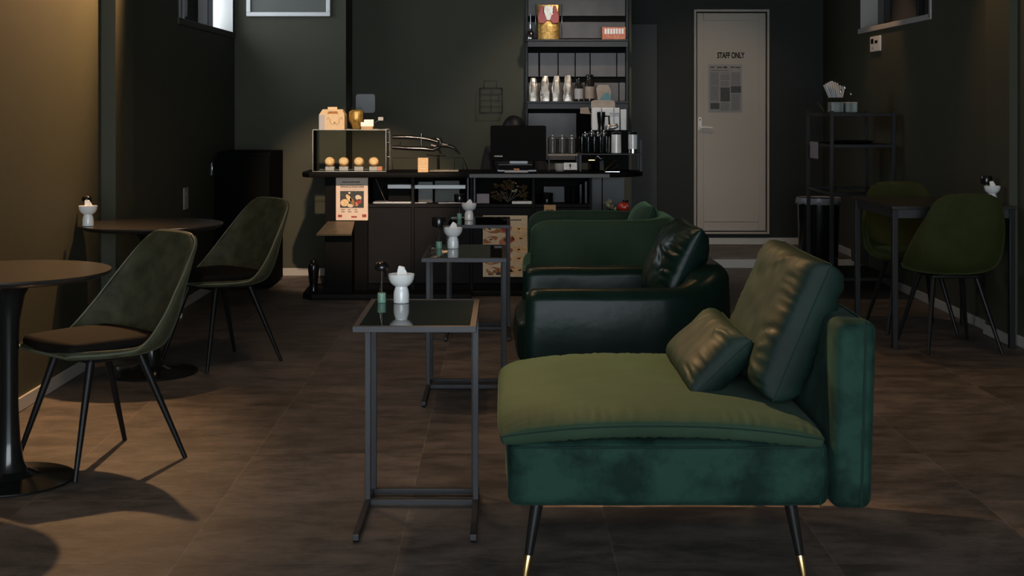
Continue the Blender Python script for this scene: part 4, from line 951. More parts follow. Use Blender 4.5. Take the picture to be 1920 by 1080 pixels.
rbox('bread_cube', 'small pinkish cube of cake beside the rightmost display bread', 'cake', PX(707, 9.5), PX(717, 9.5), 9.49, 9.53, ZC+.0055, ZC+.036, 'salmon', .004)
# bakery box
zc = z1+.0005
t = thing('bakery_box', 'cream gable carry box printed with a dog face on the display case', 'box', (PX(625, 9.55), 9.58, zc))
bx0, bx1, by0, by1 = PX(599, 9.52), PX(646.5, 9.52), 9.50, 9.66; zb1 = PZ(215, 9.5)
bm = BM(); box(bm, bx0, bx1, by0, by1, zc, zb1, .001)
loft(bm, [[(bx0, by0, zb1-.0005), (bx1, by0, zb1-.0005), (bx1, by1, zb1-.0005), (bx0, by1, zb1-.0005)], [(bx0+.018, by0+.05, PZ(205, 9.55)), (bx1-.02, by0+.05, PZ(205, 9.55)), (bx1-.02, by1-.05, PZ(205, 9.55)), (bx0+.018, by1-.05, PZ(205, 9.55))]])
box(bm, bx0+.05, bx1-.06, 9.577, 9.583, PZ(205, 9.55)-.001, PZ(200.5, 9.55)+.0, .001)
obj('carton', bm, mat('box_card', (.62, .46, .27), .6, var=.06, scale=40), t)
bm = BM(); box(bm, bx0-.001, bx0+.0, by0+.001, by1-.001, zc, zb1); box(bm, bx0, bx0+.04, by0-.001, by0-.0003, zc+.001, zb1-.001); obj('side_panel', bm, M['greyplastic'], t)
bm = BM(); a0 = Vector((bx0+.055, by0+.006, zb1+.004))
loft(bm, [[(bx0+.055, by0+.008, zb1+.007), (bx1-.045, by0+.008, zb1+.007), (bx1-.045, by0+.009, zb1+.006), (bx0+.055, by0+.009, zb1+.006)], [(bx0+.062, by0+.036, zb1+.026), (bx1-.055, by0+.036, zb1+.026), (bx1-.055, by0+.037, zb1+.025), (bx0+.062, by0+.037, zb1+.025)]]); obj('window_opening', bm, M['crust'], t)
bm = BM(); mxx = (bx0+bx1)/2+.02; mz = zc+.055
for s in (-1, 1):
    tube(bm, [(mxx, by0-.0015, mz-.01), (mxx+s*.012, by0-.0015, mz-.02), (mxx+s*.03, by0-.0015, mz-.01), (mxx+s*.032, by0-.0015, mz+.015), (mxx+s*.045, by0-.0015, mz+.03), (mxx+s*.055, by0-.0015, mz+.015)], .0012, 6)
tube(bm, [(mxx-.006, by0-.0015, mz-.004), (mxx+.006, by0-.0015, mz-.004), (mxx, by0-.0015, mz-.011), (mxx-.006, by0-.0015, mz-.004)], .0016, 6)
obj('printed_face', bm, M['print'], t)
t = thing('snack_jar', 'clear jar of golden chips on top of the display case', 'jar', (PX(668, 9.6), 9.6, zc))
bm = BM(); lathe(bm, [(.030, .0008), (.034, .004), (.040, .03), (.054, .06), (.057, .075), (.057, .13), (.048, .148), (.03, .152)], c=(PX(668, 9.6), 9.6, zc), n=32); obj('jar_body', bm, M['glass'], t)
bm = BM(); lathe(bm, [(.027, .003), (.036, .03), (.050, .06), (.052, .08), (.050, .125), (.03, .135), (.004, .137)], c=(PX(668, 9.6), 9.6, zc), n=28)
for v in bm.verts: v.co += Vector((noise.noise(v.co*60), noise.noise(v.co*60+Vector((3, 0, 0))), noise.noise(v.co*70)))*.007
obj('chips', bm, M['gold'], t)
t = thing('price_sign', 'white price signs with clips on a small wooden block on the case', 'sign', (PX(688, 9.5), 9.52, zc))
x = PX(688, 9.5); bm = BM(); box(bm, PX(677, 9.5), PX(699, 9.5), 9.50, 9.54, zc, zc+.022, .003); obj('wooden_block', bm, M['kraft'], t)
bm = BM(); box(bm, PX(682, 9.5), PX(700, 9.5), 9.515, 9.518, zc+.0225, zc+.07, .0008); box(bm, PX(676, 9.5), PX(690, 9.5), 9.508, 9.511, zc+.0225, zc+.052, .0008, Matrix.Identity(4)); obj('card', bm, M['tissue'], t)
t = thing('clip_sign', 'tiny white tag on a thin bent wire above the display case', 'sign', (PX(700, 9.5), 9.6, zc))
bm = BM(); tube(bm, [(PX(700, 9.55), 9.6, zc+.001), (PX(701, 9.55), 9.6, zc+.045), (PX(709, 9.55), 9.6, zc+.065)], .0012, 6); obj('wire', bm, M['chrome'], t)
bm = BM(); box(bm, PX(709, 9.6), PX(718.5, 9.6), 9.599, 9.601, PZ(226, 9.6), PZ(219.5, 9.6), .0005); obj('card', bm, M['greyplastic'], t)
# wall pieces behind
bm = BM(); prism(bm, rrect(PX(667, 10.98), PX(704, 10.98), PZ(212, 10.98), PZ(176, 10.98), .022), 10.965, 10.999, 'y', .004); tag(obj('speaker_panel', bm, M['greyplastic']), 'grey rounded square panel on the wall behind the display case', 'panel')
bm = BM()
for px_ in (650.5, 656): tube(bm, [(PX(px_, 10.95), 10.96, .9), (PX(px_, 10.95), 10.96, PZ(170, 10.95))], .004, 8)
tag(obj('wall_pipe', bm, M['bronze']), 'pair of thin vertical pipes beside the grey wall panel', 'pipe')
t = thing('wire_rack', 'square wire grid rack with handle on the green wall behind counter', 'rack', (PX(921, 10.95), 10.95, PZ(212, 10.95)))
bm = BM(); x0, x1, z0, z1 = PX(900, 10.95), PX(942, 10.95), PZ(211, 10.95), PZ(165, 10.95)
for y in (10.93, 10.99):
    tube(bm, [(x0, y, z0), (x1, y, z0), (x1, y, z1), (x0, y, z1)], .0035, 6, loop=True)
for a in ((x0, z0), (x1, z0), (x0, z1), (x1, z1)): tube(bm, [(a[0], 10.93, a[1]), (a[0], 10.99, a[1])], .003, 6)
obj('frame', bm, M['frame'], t)
bm = BM()
for k in range(1, 4): tube(bm, [(x0, 10.99, z0+(z1-z0)*k/4), (x1, 10.99, z0+(z1-z0)*k/4)], .0015, 6)
tube(bm, [((x0+x1)/2, 10.985, z0), ((x0+x1)/2, 10.985, z1)], .0015, 6); obj('grid', bm, M['frame'], t)
bm = BM(); xa, xb = PX(907, 10.95), PX(931, 10.95); tube(bm, [(xa, 10.93, z1), (xa, 10.93, PZ(152, 10.95)), (xb, 10.93, PZ(152, 10.95)), (xb, 10.93, z1)], .003, 6); obj('handle', bm, M['frame'], t)
# black double arm (tap arms)
t = thing('jointed_arm', 'glossy black double jointed arm behind the counter beside the display case', 'arm', (PX(822, 9.8), 9.8, ZC))
yA = 9.80
def PP(px_, py_, y=yA): return (PX(px_, y), y, PZ(py_, y))
bm = BM(); tube(bm, [PP(736, 257), PP(765, 257), PP(790, 259), PP(806, 262), PP(820, 266)], 0, 12, rad=[.014, .014, .012, .014, .016])
tube(bm, [PP(736, 276), PP(765, 278), PP(795, 279), PP(812, 281), PP(822, 276)], 0, 12, rad=[.014, .015, .016, .014, .015]); obj('arm', bm, M['black_gloss'], t)
bm = BM(); tube(bm, [PP(812, 258), PP(824, 262), PP(826, 270), PP(822, 280), PP(828, 290)], 0, 12, rad=[.004, .018, .020, .012, .006]); tube(bm, [PP(824, 268), PP(838, 273), PP(850, 276), PP(858, 284), PP(863, 289)], 0, 12, rad=[.016, .014, .013, .007, .003])
tube(bm, [PP(800, 290), PP(815, 292), PP(836, 292)], .006, 8); tube(bm, [PP(822, 290), (PX(822, yA), yA, ZC)], .010, 10); obj('joint', bm, M['black_gloss'], t)
bm = BM(); tube(bm, [PP(790, 250), PP(790, 273)], 0, 12, rad=[.012, .007]); tube(bm, [PP(808, 273), PP(817, 275)], .016, 8); tube(bm, [PP(828, 272), PP(840, 273)], .016, 8); tube(bm, [PP(746, 268), PP(746, 278)], .005, 8); tube(bm, [PP(751, 266), PP(751, 279)], .006, 8)
obj('fitting', bm, M['chrome'], t)
# low glass guard + card + tray
t = thing('glass_guard', 'low dark framed glass guard on the counter right of the display case', 'guard', (PX(806, 9.7), 9.7, ZC))
bm = BM(); x0, x1 = PX(736, 9.7), PX(868, 9.7); zz = PZ(296, 9.7)
for a in (((x0, 9.7, ZC+.002), (x0, 9.7, zz), (x1, 9.7, zz), (x1, 9.7, ZC+.002)),): tube(bm, a, .003, 6)
tube(bm, [(x1, 9.7, zz), (x1+.03, 9.82, ZC+.003)], .003, 6); tube(bm, [PP(852, 296, 9.7), (PX(852, 9.7), 9.7, ZC+.002)], .003, 6)
obj('frame', bm, M['blk_metal'], t)
bm = BM(); box(bm, x0+.004, x1-.004, 9.699, 9.701, ZC+.002, zz-.004); obj('pane', bm, M['glass'], t, False)
t = thing('kraft_card', 'small kraft card box printed with white lettering marks on the counter', 'card box', (PX(794, 9.42), 9.45, ZC))
bm = BM(); box(bm, PX(783.5, 9.42), PX(803, 9.42), 9.42, 9.45, ZC, PZ(296, 9.42), .001); obj('box', bm, mat('bright_kraft', (.60, .40, .20), .6, var=.06, scale=30), t)
bm = BM()
for k, (a, b_) in enumerate(((789, 797), (790, 796), (786, 801), (788, 799))): box(bm, PX(a, 9.42), PX(b_, 9.42), 9.4185, 9.4199, PZ(303+k*4.5, 9.42), PZ(301.5+k*4.5, 9.42))
obj('printed_text', bm, M['cream'], t, False)
rbox('serving_slab', 'flat steel edged slab on the counter beside the kraft card', 'tray', PX(805, 9.5), PX(860, 9.5), 9.48, 9.62, ZC, ZC+.012, 'bronze')
# ------------------------------------------------------------------ monitor
t = thing('pos_monitor', 'black point-of-sale monitor seen from behind on the counter', 'monitor', (PX(970, 9.55), 9.6, ZC))
x0, x1, z0, z1 = PX(919.5, 9.5), PX(1024, 9.5), PZ(302, 9.5), PZ(235.5, 9.5)
bm = BM(); prism(bm, rrect(x0, x1, z0, z1, .012), 9.5, 9.535, 'y', .004); hs = obj('housing', bm, M['black'], t)
bm = BM(); box(bm, x0+.012, x1-.012, 9.5352, 9.537, z0+.014, z1-.012); obj('screen', bm, M['black_gloss'], hs)
bm = textmesh('SAMSUNG', .0125, .0005, .0003, 1.0); bm.transform(Matrix.Translation((PX(934.5, 9.5), 9.4992, PZ(294, 9.5)))); obj('logo', bm, M['edge'], hs, False)
bm = BM(); box(bm, PX(955, 9.5), PX(990, 9.5), 9.515, 9.545, ZC+.018, z0+.002, .003); box(bm, PX(932, 9.5), PX(1006, 9.5), 9.44, 9.60, ZC, ZC+.018, .004); st = obj('stand', bm, M['black_gloss'], t)
bm = BM(); box(bm, PX(935, 9.43), PX(998, 9.43), 9.425, 9.4385, ZC+.048, ZC+.053, .0005); box(bm, PX(936, 9.43), PX(998, 9.43), 9.428, 9.4395, ZC+.0535, ZC+.0535+.0005); obj('trim_strip', bm, M['greylam'], st)
bm = BM(); box(bm, PX(936, 9.43), PX(998, 9.43), 9.4275, 9.50, ZC+.0185, ZC+.047, .002); obj('front_ledge', bm, M['black'], st)
rbox('card_reader', 'slim grey card reader at the foot of the monitor', 'card reader', PX(946, 9.38), PX(990, 9.38), 9.37, 9.42, ZC, ZC+.014, 'greyplastic')
rbox('small_trinket', 'tiny orange trinket on the ledge before the monitor', 'trinket', PX(963, 9.41), PX(974, 9.41), 9.405, 9.4225, ZC+.0145, ZC+.026, 'salmon')
# ------------------------------------------------------------------ person behind the monitor
HX, HY = PX(963.5, 10.36), 10.36
t = thing('person', 'person in black sitting behind the monitor, only dark hair and shoulder showing', 'person', (HX, HY, 0))
def skin_mesh(name, pts, edges, rad, m, parent):
    me = bpy.data.meshes.new(name); org = ORG[parent.name]; inv = org.inverted()
    me.from_pydata([inv @ Vector(p) for p in pts], edges, []); o = bpy.data.objects.new(name, me); COL.objects.link(o); o.parent = parent; me.materials.append(m)
    o.modifiers.new('skin', 'SKIN'); sk = me.skin_vertices[0].data
    for i, r_ in enumerate(rad): sk[i].radius = (r_ if isinstance(r_, tuple) else (r_, r_))
    sk[0].use_root = True; s = o.modifiers.new('s', 'SUBSURF'); s.levels = 2; s.render_levels = 2
    for p in me.polygons: p.use_smooth = True
    o.modifiers['skin'].use_smooth_shade = True; ORG[o.name] = org; return o
x, y = HX, HY
def hand_pts(base, s):
    return base
pts = [(x, y, .50), (x, y, .66), (x, y, .84), (x, y-.0, .96), (x, y-.01, 1.02), (x, y-.012, 1.09), (x, y-.02, 1.13)]
ed = [(0, 1), (1, 2), (2, 3), (3, 4), (4, 5), (5, 6)]; rad = [.14, .115, .135, .10, .050, .058, .060]
for s in (-1, 1):
    i = len(pts)
    pts += [(x+s*.17, y, .945), (x+s*.21, y-.03, .70), (x+s*.15, y-.18, .60), (x+s*.12, y-.235, .588)]; rad += [.055, .043, .03, .024]
    ed += [(3, i), (i, i+1), (i+1, i+2), (i+2, i+3)]
    j = len(pts); pts += [(x+s*.12, y-.275, .590)]; rad += [.026]; ed += [(i+3, j)]
    for k in range(4):
        a = len(pts); fx = x+s*.12+(k-1.5)*.018; ln = (.028, .032, .03, .024)[k]
        pts += [(fx, y-.305, .592), (fx, y-.305-ln, .584), (fx, y-.305-ln*1.7, .566)]; rad += [.0095, .0088, .0075]; ed += [(j, a), (a, a+1), (a+1, a+2)]
    a = len(pts); pts += [(x+s*.12-s*.032, y-.27, .585), (x+s*.12-s*.046, y-.300, .580)]; rad += [.010, .0085]; ed += [(j, a), (a, a+1)]
    i = len(pts); pts += [(x+s*.09, y-.06, .50), (x+s*.12, y-.26, .49), (x+s*.12, y-.24, .10), (x+s*.12, y-.30, .045)]; rad += [.085, .062, .042, .035]; ed += [(0, i), (i, i+1), (i+1, i+2), (i+2, i+3)]
bd = skin_mesh('body', pts, ed, rad, M['skin'], t)
pts = [(x, y, .48), (x, y, .66), (x, y, .84), (x, y, .955), (x, y-.005, 1.0)]; rad = [.165, .145, .16, .125, .07]; ed = [(0, 1), (1, 2), (2, 3), (3, 4)]
for s in (-1, 1):
    i = len(pts); pts += [(x+s*.175, y, .955), (x+s*.215, y-.03, .70), (x+s*.158, y-.15, .615)]; rad += [.07, .056, .042]; ed += [(3, i), (i, i+1), (i+1, i+2)]
skin_mesh('black_top', pts, ed, rad, M['cloth'], bd)
pts = [(x, y+.01, .49)]; rad = [.155]; ed = []
for s in (-1, 1):
    i = len(pts); pts += [(x+s*.09, y-.06, .50), (x+s*.12, y-.26, .49), (x+s*.12, y-.24, .12)]; rad += [.10, .075, .055]; ed += [(0, i), (i, i+1), (i+1, i+2)]
skin_mesh('black_trousers', pts, ed, rad, M['cloth'], bd)
def head_fn(p, q): return q
bm = BM(); softbox(bm, (.070, .080, .098), .0695, 10, mx=Matrix.Translation((x, y-.02, 1.110)), fn=lambda p, q: Vector((q.x*(1-.22*max(0, -p.z)), q.y, q.z)))
tube(bm, [(x, y-.105, 1.135), (x, y-.124, 1.11), (x, y-.108, 1.10)], 0, 8, rad=[.006, .012, .008])
for s in (-1, 1): softbox(bm, (.006, .016, .028), .0058, 4, mx=Matrix.Translation((x+s*.075, y-.012, 1.12)))
hd = obj('face', bm, M['skin'], bd)
bm = BM()
for s in (-1, 1): bmesh.ops.create_uvsphere(bm, u_segments=12, v_segments=8, radius=.010, matrix=Matrix.Translation((x+s*.030, y-.100, 1.137)))
obj('eye', bm, M['black_gloss'], hd)
bm = BM(); tube(bm, [(x-.022, y-.102, 1.078), (x, y-.108, 1.076), (x+.022, y-.102, 1.078)], .005, 8); obj('mouth', bm, M['salmon'], hd)
bm = BM(); bmesh.ops.create_uvsphere(bm, u_segments=32, v_segments=20, radius=1, matrix=Matrix.Translation((x, y-.008, 1.130)) @ Matrix.Diagonal((.088, .110, .105, 1)))
for v in bm.verts:
    if v.co.y < y-.04 and v.co.z < 1.135: v.co.y = max(v.co.y, y-.04)
obj('hair', bm, M['hair'], bd)
t = thing('stool', 'black round stool under the seated person behind the counter', 'stool', (HX, HY+.02, 0))
bm = BM(); lathe(bm, [(.14, .30), (.16, .305), (.165, .32), (.16, .335), (.001, .338)], c=(HX, HY+.02, 0)); obj('seat', bm, M['cloth'], t)
for k in range(4):
    a = R(45+90*k); bm = BM(); cyl(bm, (HX+.17*math.cos(a), HY+.02+.17*math.sin(a), .001), (HX+.11*math.cos(a), HY+.02+.11*math.sin(a), .305), .011, .011, 12); obj('leg', bm, M['blk_metal'], t)
# ------------------------------------------------------------------ wall shelving
SY = 10.76
t = thing('wall_shelving', 'tall wall shelving with brown back panels and dark metal shelves behind counter', 'shelf', (PX(1081, 10.98), 10.99, .9))
sx0, sx1 = PX(985, 10.95), PX(1178, 10.95)
for x in (sx0, sx1-.02):
    bm = BM(); box(bm, x, x+.02, 10.945, 10.998, .86, 2.6, .002); obj('upright', bm, M['blk_metal'], t)
bm = BM(); box(bm, sx0+.021, sx1-.021, 10.99, 10.998, .86, 2.6); obj('back_board', bm, M['black'], t)
rows = [(-60, 30, [(985, 1178)]), (41, 72, [(985, 1178)]), (99, 144, [(985, 1010), (1012, 1046), (1047, 1078), (1079, 1106), (1107, 1156), (1157, 1178)]), (155, 190, [(985, 1160), (1161, 1178)]), (212, 300, [(985, 1081)])]
for (ya, yb, cs) in rows:
    for a, b_ in cs:
        bm = BM(); box(bm, max(sx0+.022, PX(a, 10.97)+.001), min(sx1-.022, PX(b_, 10.97)-.001), 10.972, 10.985, PZ(yb, 10.97), PZ(ya, 10.97), .002); obj('back_panel', bm, M['brownpanel'], t)
sx0s, sx1s = PX(987, SY), PX(1179, SY)
for yp, h_ in ((73.5, 12), (190, 12)):
    z = PZ(yp, SY)
    bm = BM(); box(bm, sx0s, sx1s, SY, 10.9445, z-.014, z, .002); box(bm, sx0s+.01, sx1s-.005, SY+.012, SY+.024, z-.014-.045, z-.0145, .001); obj('shelf', bm, M['frame'], t)
zS1, zS2 = PZ(73.5, SY)+.0008, PZ(190, SY)+.0008; SQ = 10.82
def sx(p): return PX(p, SQ)
def sz(p): return PZ(p, SQ)
t = thing('pump_bottle', 'dark pump bottle at the left end of the upper wall shelf', 'bottle', (sx(995), SQ, zS1))
bm = BM(); lathe(bm, [(.024, .001), (.027, .004), (.027, .05), (.018, .065), (.010, .07), (.010, .085)], c=(sx(995), SQ, zS1), n=28); obj('body', bm, M['lid'], t)
bm = BM(); lathe(bm, [(.008, .0855), (.008, .12), (.003, .125), (.003, .19), (.001, .21)], c=(sx(995), SQ, zS1), n=14); lathe(bm, [(.0275, .006), (.0275, .014)], c=(sx(995), SQ, zS1), n=28, cap=False); obj('pump', bm, M['chrome'], t)
t = thing('snack_bag', 'red and gold printed snack bag standing on the upper wall shelf', 'bag', (sx(1028), SQ, zS1))
def bagmesh(x, w_, h_, dpt, top=.9, seed=0, z0=zS1, y=SQ, amp=.004):
    bm = BM(); rings = []
    for k in range(9):
        v = k/8; ww = w_/2*(1-(1-top)*v**2.6); dd = dpt/2*(1-v**1.6)+.002
        rings.append([(x+ww*(math.copysign(abs(math.cos(a))**.55, math.cos(a)))+amp*noise.noise(Vector((a, k, seed))), y+dd*math.copysign(abs(math.sin(a))**.8, math.sin(a))+amp*noise.noise(Vector((a*2, k, seed+5))), z0+v*h_) for a in [2*PI*j/24 for j in range(24)]])
    loft(bm, rings); return bm
b_ = obj('foil_body', bagmesh(sx(1028), .175, sz(9)-zS1, .07, 1.0, 1), M['gold'], t)
for s in (-1, 1):
    bm = BM(); prism(bm, [(sx(1028)+s*a, zS1+c) for a, c in ((.012, .15), (.035, .125), (.078, .13), (.082, .18), (.070, .225), (.06, .262), (.035, .262), (.04, .21), (.02, .18))], SQ-.042, SQ-.036, 'y', .001); o = obj('printed_wing', bm, M['red'], b_); 
bm = BM(); prism(bm, [(sx(1028)+a, zS1+c) for a, c in ((-.03, .262), (.03, .262), (.036, .22), (.014, .15), (-.014, .15), (-.036, .22))], SQ-.041, SQ-.037, 'y', .001); obj('printed_badge', bm, M['foil'], b_)
t = thing('acrylic_holder', 'clear upright acrylic holder around the snack bag', 'holder', (sx(1028), SQ, zS1))
bm = BM()
for px_ in (1004, 1053): box(bm, sx(px_)-.002, sx(px_)+.002, SQ-.045, SQ+.045, zS1, sz(9), .0005)
obj('side_pane', bm, M['smoke'], t, False)
bm = BM()
for px_ in (1004, 1053): tube(bm, [(sx(px_), SQ-.046, zS1+.001), (sx(px_), SQ-.046, sz(8))], .0018, 6)
obj('polished_edge', bm, M['brushed'], t)
t = thing('snack_box', 'small orange printed box at the right end of the upper wall shelf', 'box', (sx(1150), SQ, zS1))
bm = BM(); box(bm, sx(1128.5), sx(1172.5), SQ-.03, SQ+.03, zS1, sz(51), .002); obj('carton', bm, M['orange'], t)
bm = BM()
for k in range(7): box(bm, sx(1133+k*5.3), sx(1136.8+k*5.3), SQ-.0315, SQ-.0302, sz(64), sz(54))
obj('printed_lettering', bm, M['tissue'], t, False)
lb = ['silver foil coffee bag, first from left on the middle wall shelf', 'silver foil coffee bag, second from left on the middle wall shelf', 'silver foil coffee bag, third from left on the middle wall shelf', 'silver foil coffee bag beside the dark jars on the middle wall shelf']
for k, (px_, tp) in enumerate(((1000.5, 146), (1022, 142), (1043.5, 142), (1065, 141))):
    tag(obj('coffee_bag', bagmesh(sx(px_), .085, sz(tp)-zS2, .06, .42, k*7, zS2, SQ, .007), M['foil']), lb[k], 'bag', 'silver coffee bags')
for k, (px_, tp, w_) in enumerate(((1085, 147, .035), (1105.5, 140, .038))):
    x = sx(px_); H_ = sz(tp)-zS2; t = thing('syrup_jar', ['shorter dark glass jar with grey label beside the silver bags', 'taller dark glass jar with beige label on the middle wall shelf'][k], 'jar', (x, SQ, zS2), 0, 'dark labelled jars')
    bm = BM(); lathe(bm, [(w_*.9, .001), (w_, .005), (w_, H_*.68), (w_*.7, H_*.78), (w_*.7, H_*.86)], c=(x, SQ, zS2), n=32); obj('glass_body', bm, M['lid'], t)
    bm = BM(); lathe(bm, [(w_*.78, H_*.865), (w_*.78, H_*.97), (w_*.7, H_)], c=(x, SQ, zS2), n=32); obj('lid', bm, M['black_gloss'], t)
    bm = BM(); lathe(bm, [(w_*1.012, H_*.1), (w_*1.012, H_*.55)], c=(x, SQ, zS2), n=32, cap=False); obj('paper_label', bm, M[['greyplastic', 'beige'][k]], t)
t = thing('paper_parcel', 'beige and teal wrapped parcel right of the dark jars', 'parcel', (sx(1132), SQ, zS2))
bm = BM(); prism(bm, [(sx(a), max(zS2, sz(b_))) for a, b_ in ((1120, 190), (1117, 166), (1121, 159), (1140, 159), (1146, 170), (1146, 190))], SQ-.03, SQ+.03, 'y', .004); o = obj('wrapper', bm, M['beige'], t)
bm = BM(); prism(bm, [(sx(a), max(zS2+.001, sz(b_))) for a, b_ in ((1122, 189.5), (1130, 177), (1139, 172), (1145, 180), (1146, 189.5))], SQ-.037, SQ-.0305, 'y', .002); obj('teal_print', bm, M['teal'], o)
# ------------------------------------------------------------------ tiered rack on the right end of the counter
t = thing('tiered_rack', 'black two tier rack on the right end of the counter', 'rack', (PX(1145, 9.65), 9.65, ZC))
ty0, ty1 = 9.52, 9.74; zt = PZ(288, 9.55)
bm = BM(); box(bm, PX(1084, 9.55), PX(1203, 9.55), ty0, ty1, zt-.008, zt, .002); obj('shelf', bm, M['frame'], t)
for px_ in (1086, 1199):
    for y in (ty0+.002, ty1-.014):
        zz = PZ(265, 9.55) if px_ > 1150 else zt-.0085
        bm = BM(); box(bm, PX(px_, 9.55), PX(px_+4, 9.55), y, y+.012, ZC, (zt-.0085), .001)
        if px_ > 1150: box(bm, PX(px_, 9.55), PX(px_+4, 9.55), y, y+.012, zt+.0003, PZ(262, 9.55), .001)
        obj('post', bm, M['blk_metal'], t)
zr = zt+.0008
def cup(name, label, cat, px_, w_, tp, m, y=9.6, z0=zr, lid=None, group=None, taper=1.0):
    x = PX(px_, y); H_ = PZ(tp, y)-z0; t = thing(name, label, cat, (x, y, z0), 0, group)
    bm = BM(); lathe(bm, [(w_*.9*taper, .0008), (w_*taper, .004), (w_, H_*.9), (w_*.97, H_)]+([] if lid else [(w_*.88, H_), (w_*.88, H_*.5), (w_*.8*taper, .008), (.001, .007)]), c=(x, y, z0), n=32); obj('body', bm, M[m], t)
    if lid:
        bm = BM(); lathe(bm, [(w_*1.04, H_+.0003), (w_*1.06, H_+.008), (w_*.8, H_+.014), (w_*.2, H_+.018), (w_*.2, H_+.026)], c=(x, y, z0), n=32); obj('lid', bm, M[lid], t)
    return t
cup('tumbler', 'white lidded tumbler, left of the two on the tiered rack', 'tumbler', 1155.5, .034, 252, 'ceramic', lid='black_gloss', group='white lidded tumblers', taper=1.05)
tb = cup('tumbler', 'white lidded tumbler at the right end of the tiered rack', 'tumbler', 1186.5, .033, 252, 'ceramic', lid='black_gloss', group='white lidded tumblers')
bm = BM(); lathe(bm, [(.0338, .002), (.0338, .03)], c=(PX(1186.5, 9.6), 9.6, zr), n=32, cap=False); o = obj('steel_band', bm, M['chrome'], tb)
gl = ['glass, first from left on the tiered rack', 'glass, second from left on the tiered rack', 'glass, third from left on the tiered rack', 'glass, fourth from left on the tiered rack', 'glass, rightmost of the row on the tiered rack']
for k, px_ in enumerate((1091, 1103, 1114.5, 1126, 1137.5)): cup('drinking_glass', 'clear '+gl[k], 'glass', px_, .022, 256, 'jarglass', y=9.57, group='glasses on the tiered rack')
for k, px_ in enumerate((1097, 1109, 1121, 1132)): cup('coffee_pot', 'small dark pot behind the glasses, '+['leftmost', 'second', 'third', 'rightmost']+' of four' if False else 'small dark chrome-lidded pot behind the glasses, '+['leftmost', 'second from left', 'third from left', 'rightmost'][k], 'pot', px_, .021, 254-(k % 2)*3, 'lid', y=9.66, lid='chrome', group='dark pots on the tiered rack')
# stacked packages above pots on the rack rear
rz = zr
t = thing('storage_crate', 'black crate standing behind the tiered rack under the white packages', 'crate', (PX(1130, 9.83), 9.8, ZC)); bm = BM(); box(bm, PX(1108, 9.83), PX(1176, 9.83), 9.75, 9.84, ZC, PZ(244, 9.8), .003); obj('body', bm, M['black'], t)
zk = PZ(244, 9.8)+.0008
def pack(name, label, px0, px1, py0, py1, m, y0=9.76, y1=9.82, cat='box', z0=None):
    return rbox(name, label, cat, PX(px0, 9.78), PX(px1, 9.78), y0, y1, z0 if z0 else zk, PZ(py0, 9.78), m, .002)
pack('white_box', 'white box behind the black pitcher, left of the packages', 1110, 1127, 202, 0, 'tissue')
pack('white_box', 'white ribboned box in the middle of the packages', 1129, 1161, 202, 0, 'tissue')
pack('white_box', 'narrow white printed box at the right end of the packages', 1163.5, 1174, 205, 0, 'tissue')
bm = BM(); x = PX(1153, 9.75); box(bm, PX(1150, 9.75), PX(1152.5, 9.75), 9.7575, 9.7595, zk, PZ(202, 9.75)); box(bm, PX(1143, 9.75), PX(1161, 9.75), 9.7555, 9.7572, PZ(214, 9.75), PZ(211.5, 9.75)); tag(obj('grey_ribbon', bm, M['greyplastic'], None, False), 'grey ribbon crossing the middle white package', 'ribbon')
bm = BM(); prism(bm, rrect(PX(1108, 9.84), PX(1153, 9.84), zk, PZ(188, 9.84), .02), 9.823, 9.833, 'y', .002); tag(obj('serving_board', bm, M['beige']), 'beige rounded board standing behind the white packages', 'board')
t = thing('pitcher', 'black pitcher with handle in front of the white packages', 'pitcher', (PX(1128, 9.7), 9.705, zr))
x = PX(1127.5, 9.70); H_ = PZ(210, 9.7)-zr
bm = BM(); lathe(bm, [(.028, .001), (.032, .01), (.036, .07), (.032, .11), (.024, .15), (.022, .19), (.026, .215), (.030, H_-.02), (.030, H_)], c=(x, 9.72, zr), n=32)
obj('body', bm, M['black_gloss'], t)
bm = BM(); tube(bm, [(x+.022, 9.72, zr+H_-.03), (x+.055, 9.72, zr+H_-.03), (x+.058, 9.72, zr+.20), (x+.05, 9.72, zr+.14), (x+.028, 9.72, zr+.12)], .006, 10); obj('handle', bm, M['black_gloss'], t)
bm = BM(); mx = Matrix.Translation((PX(1147, 9.7), 9.7, PZ(238, 9.7))) @ Matrix.Rotation(R(-14), 4, 'Y'); softbox(bm, (.043, .02, .018), .012, 8, amp=.005, fs=50, mx=mx); tag(obj('wrapped_packet', bm, M['foil']), 'crinkled pale packet lying right of the black pitcher', 'packet')
t = thing('price_card', 'pale card clipped below the middle wall shelf', 'card', (PX(1098, 10.75), 10.75, PZ(213, 10.75)))
bm = BM(); prism(bm, [(PX(1088, SY), PZ(202, SY)), (PX(1103, SY), PZ(201, SY)), (PX(1108, SY), PZ(214, SY)), (PX(1088, SY), PZ(213, SY))][::-1], SY+.008, SY+.0105, 'y'); obj('card', bm, M['beige'], t, False)
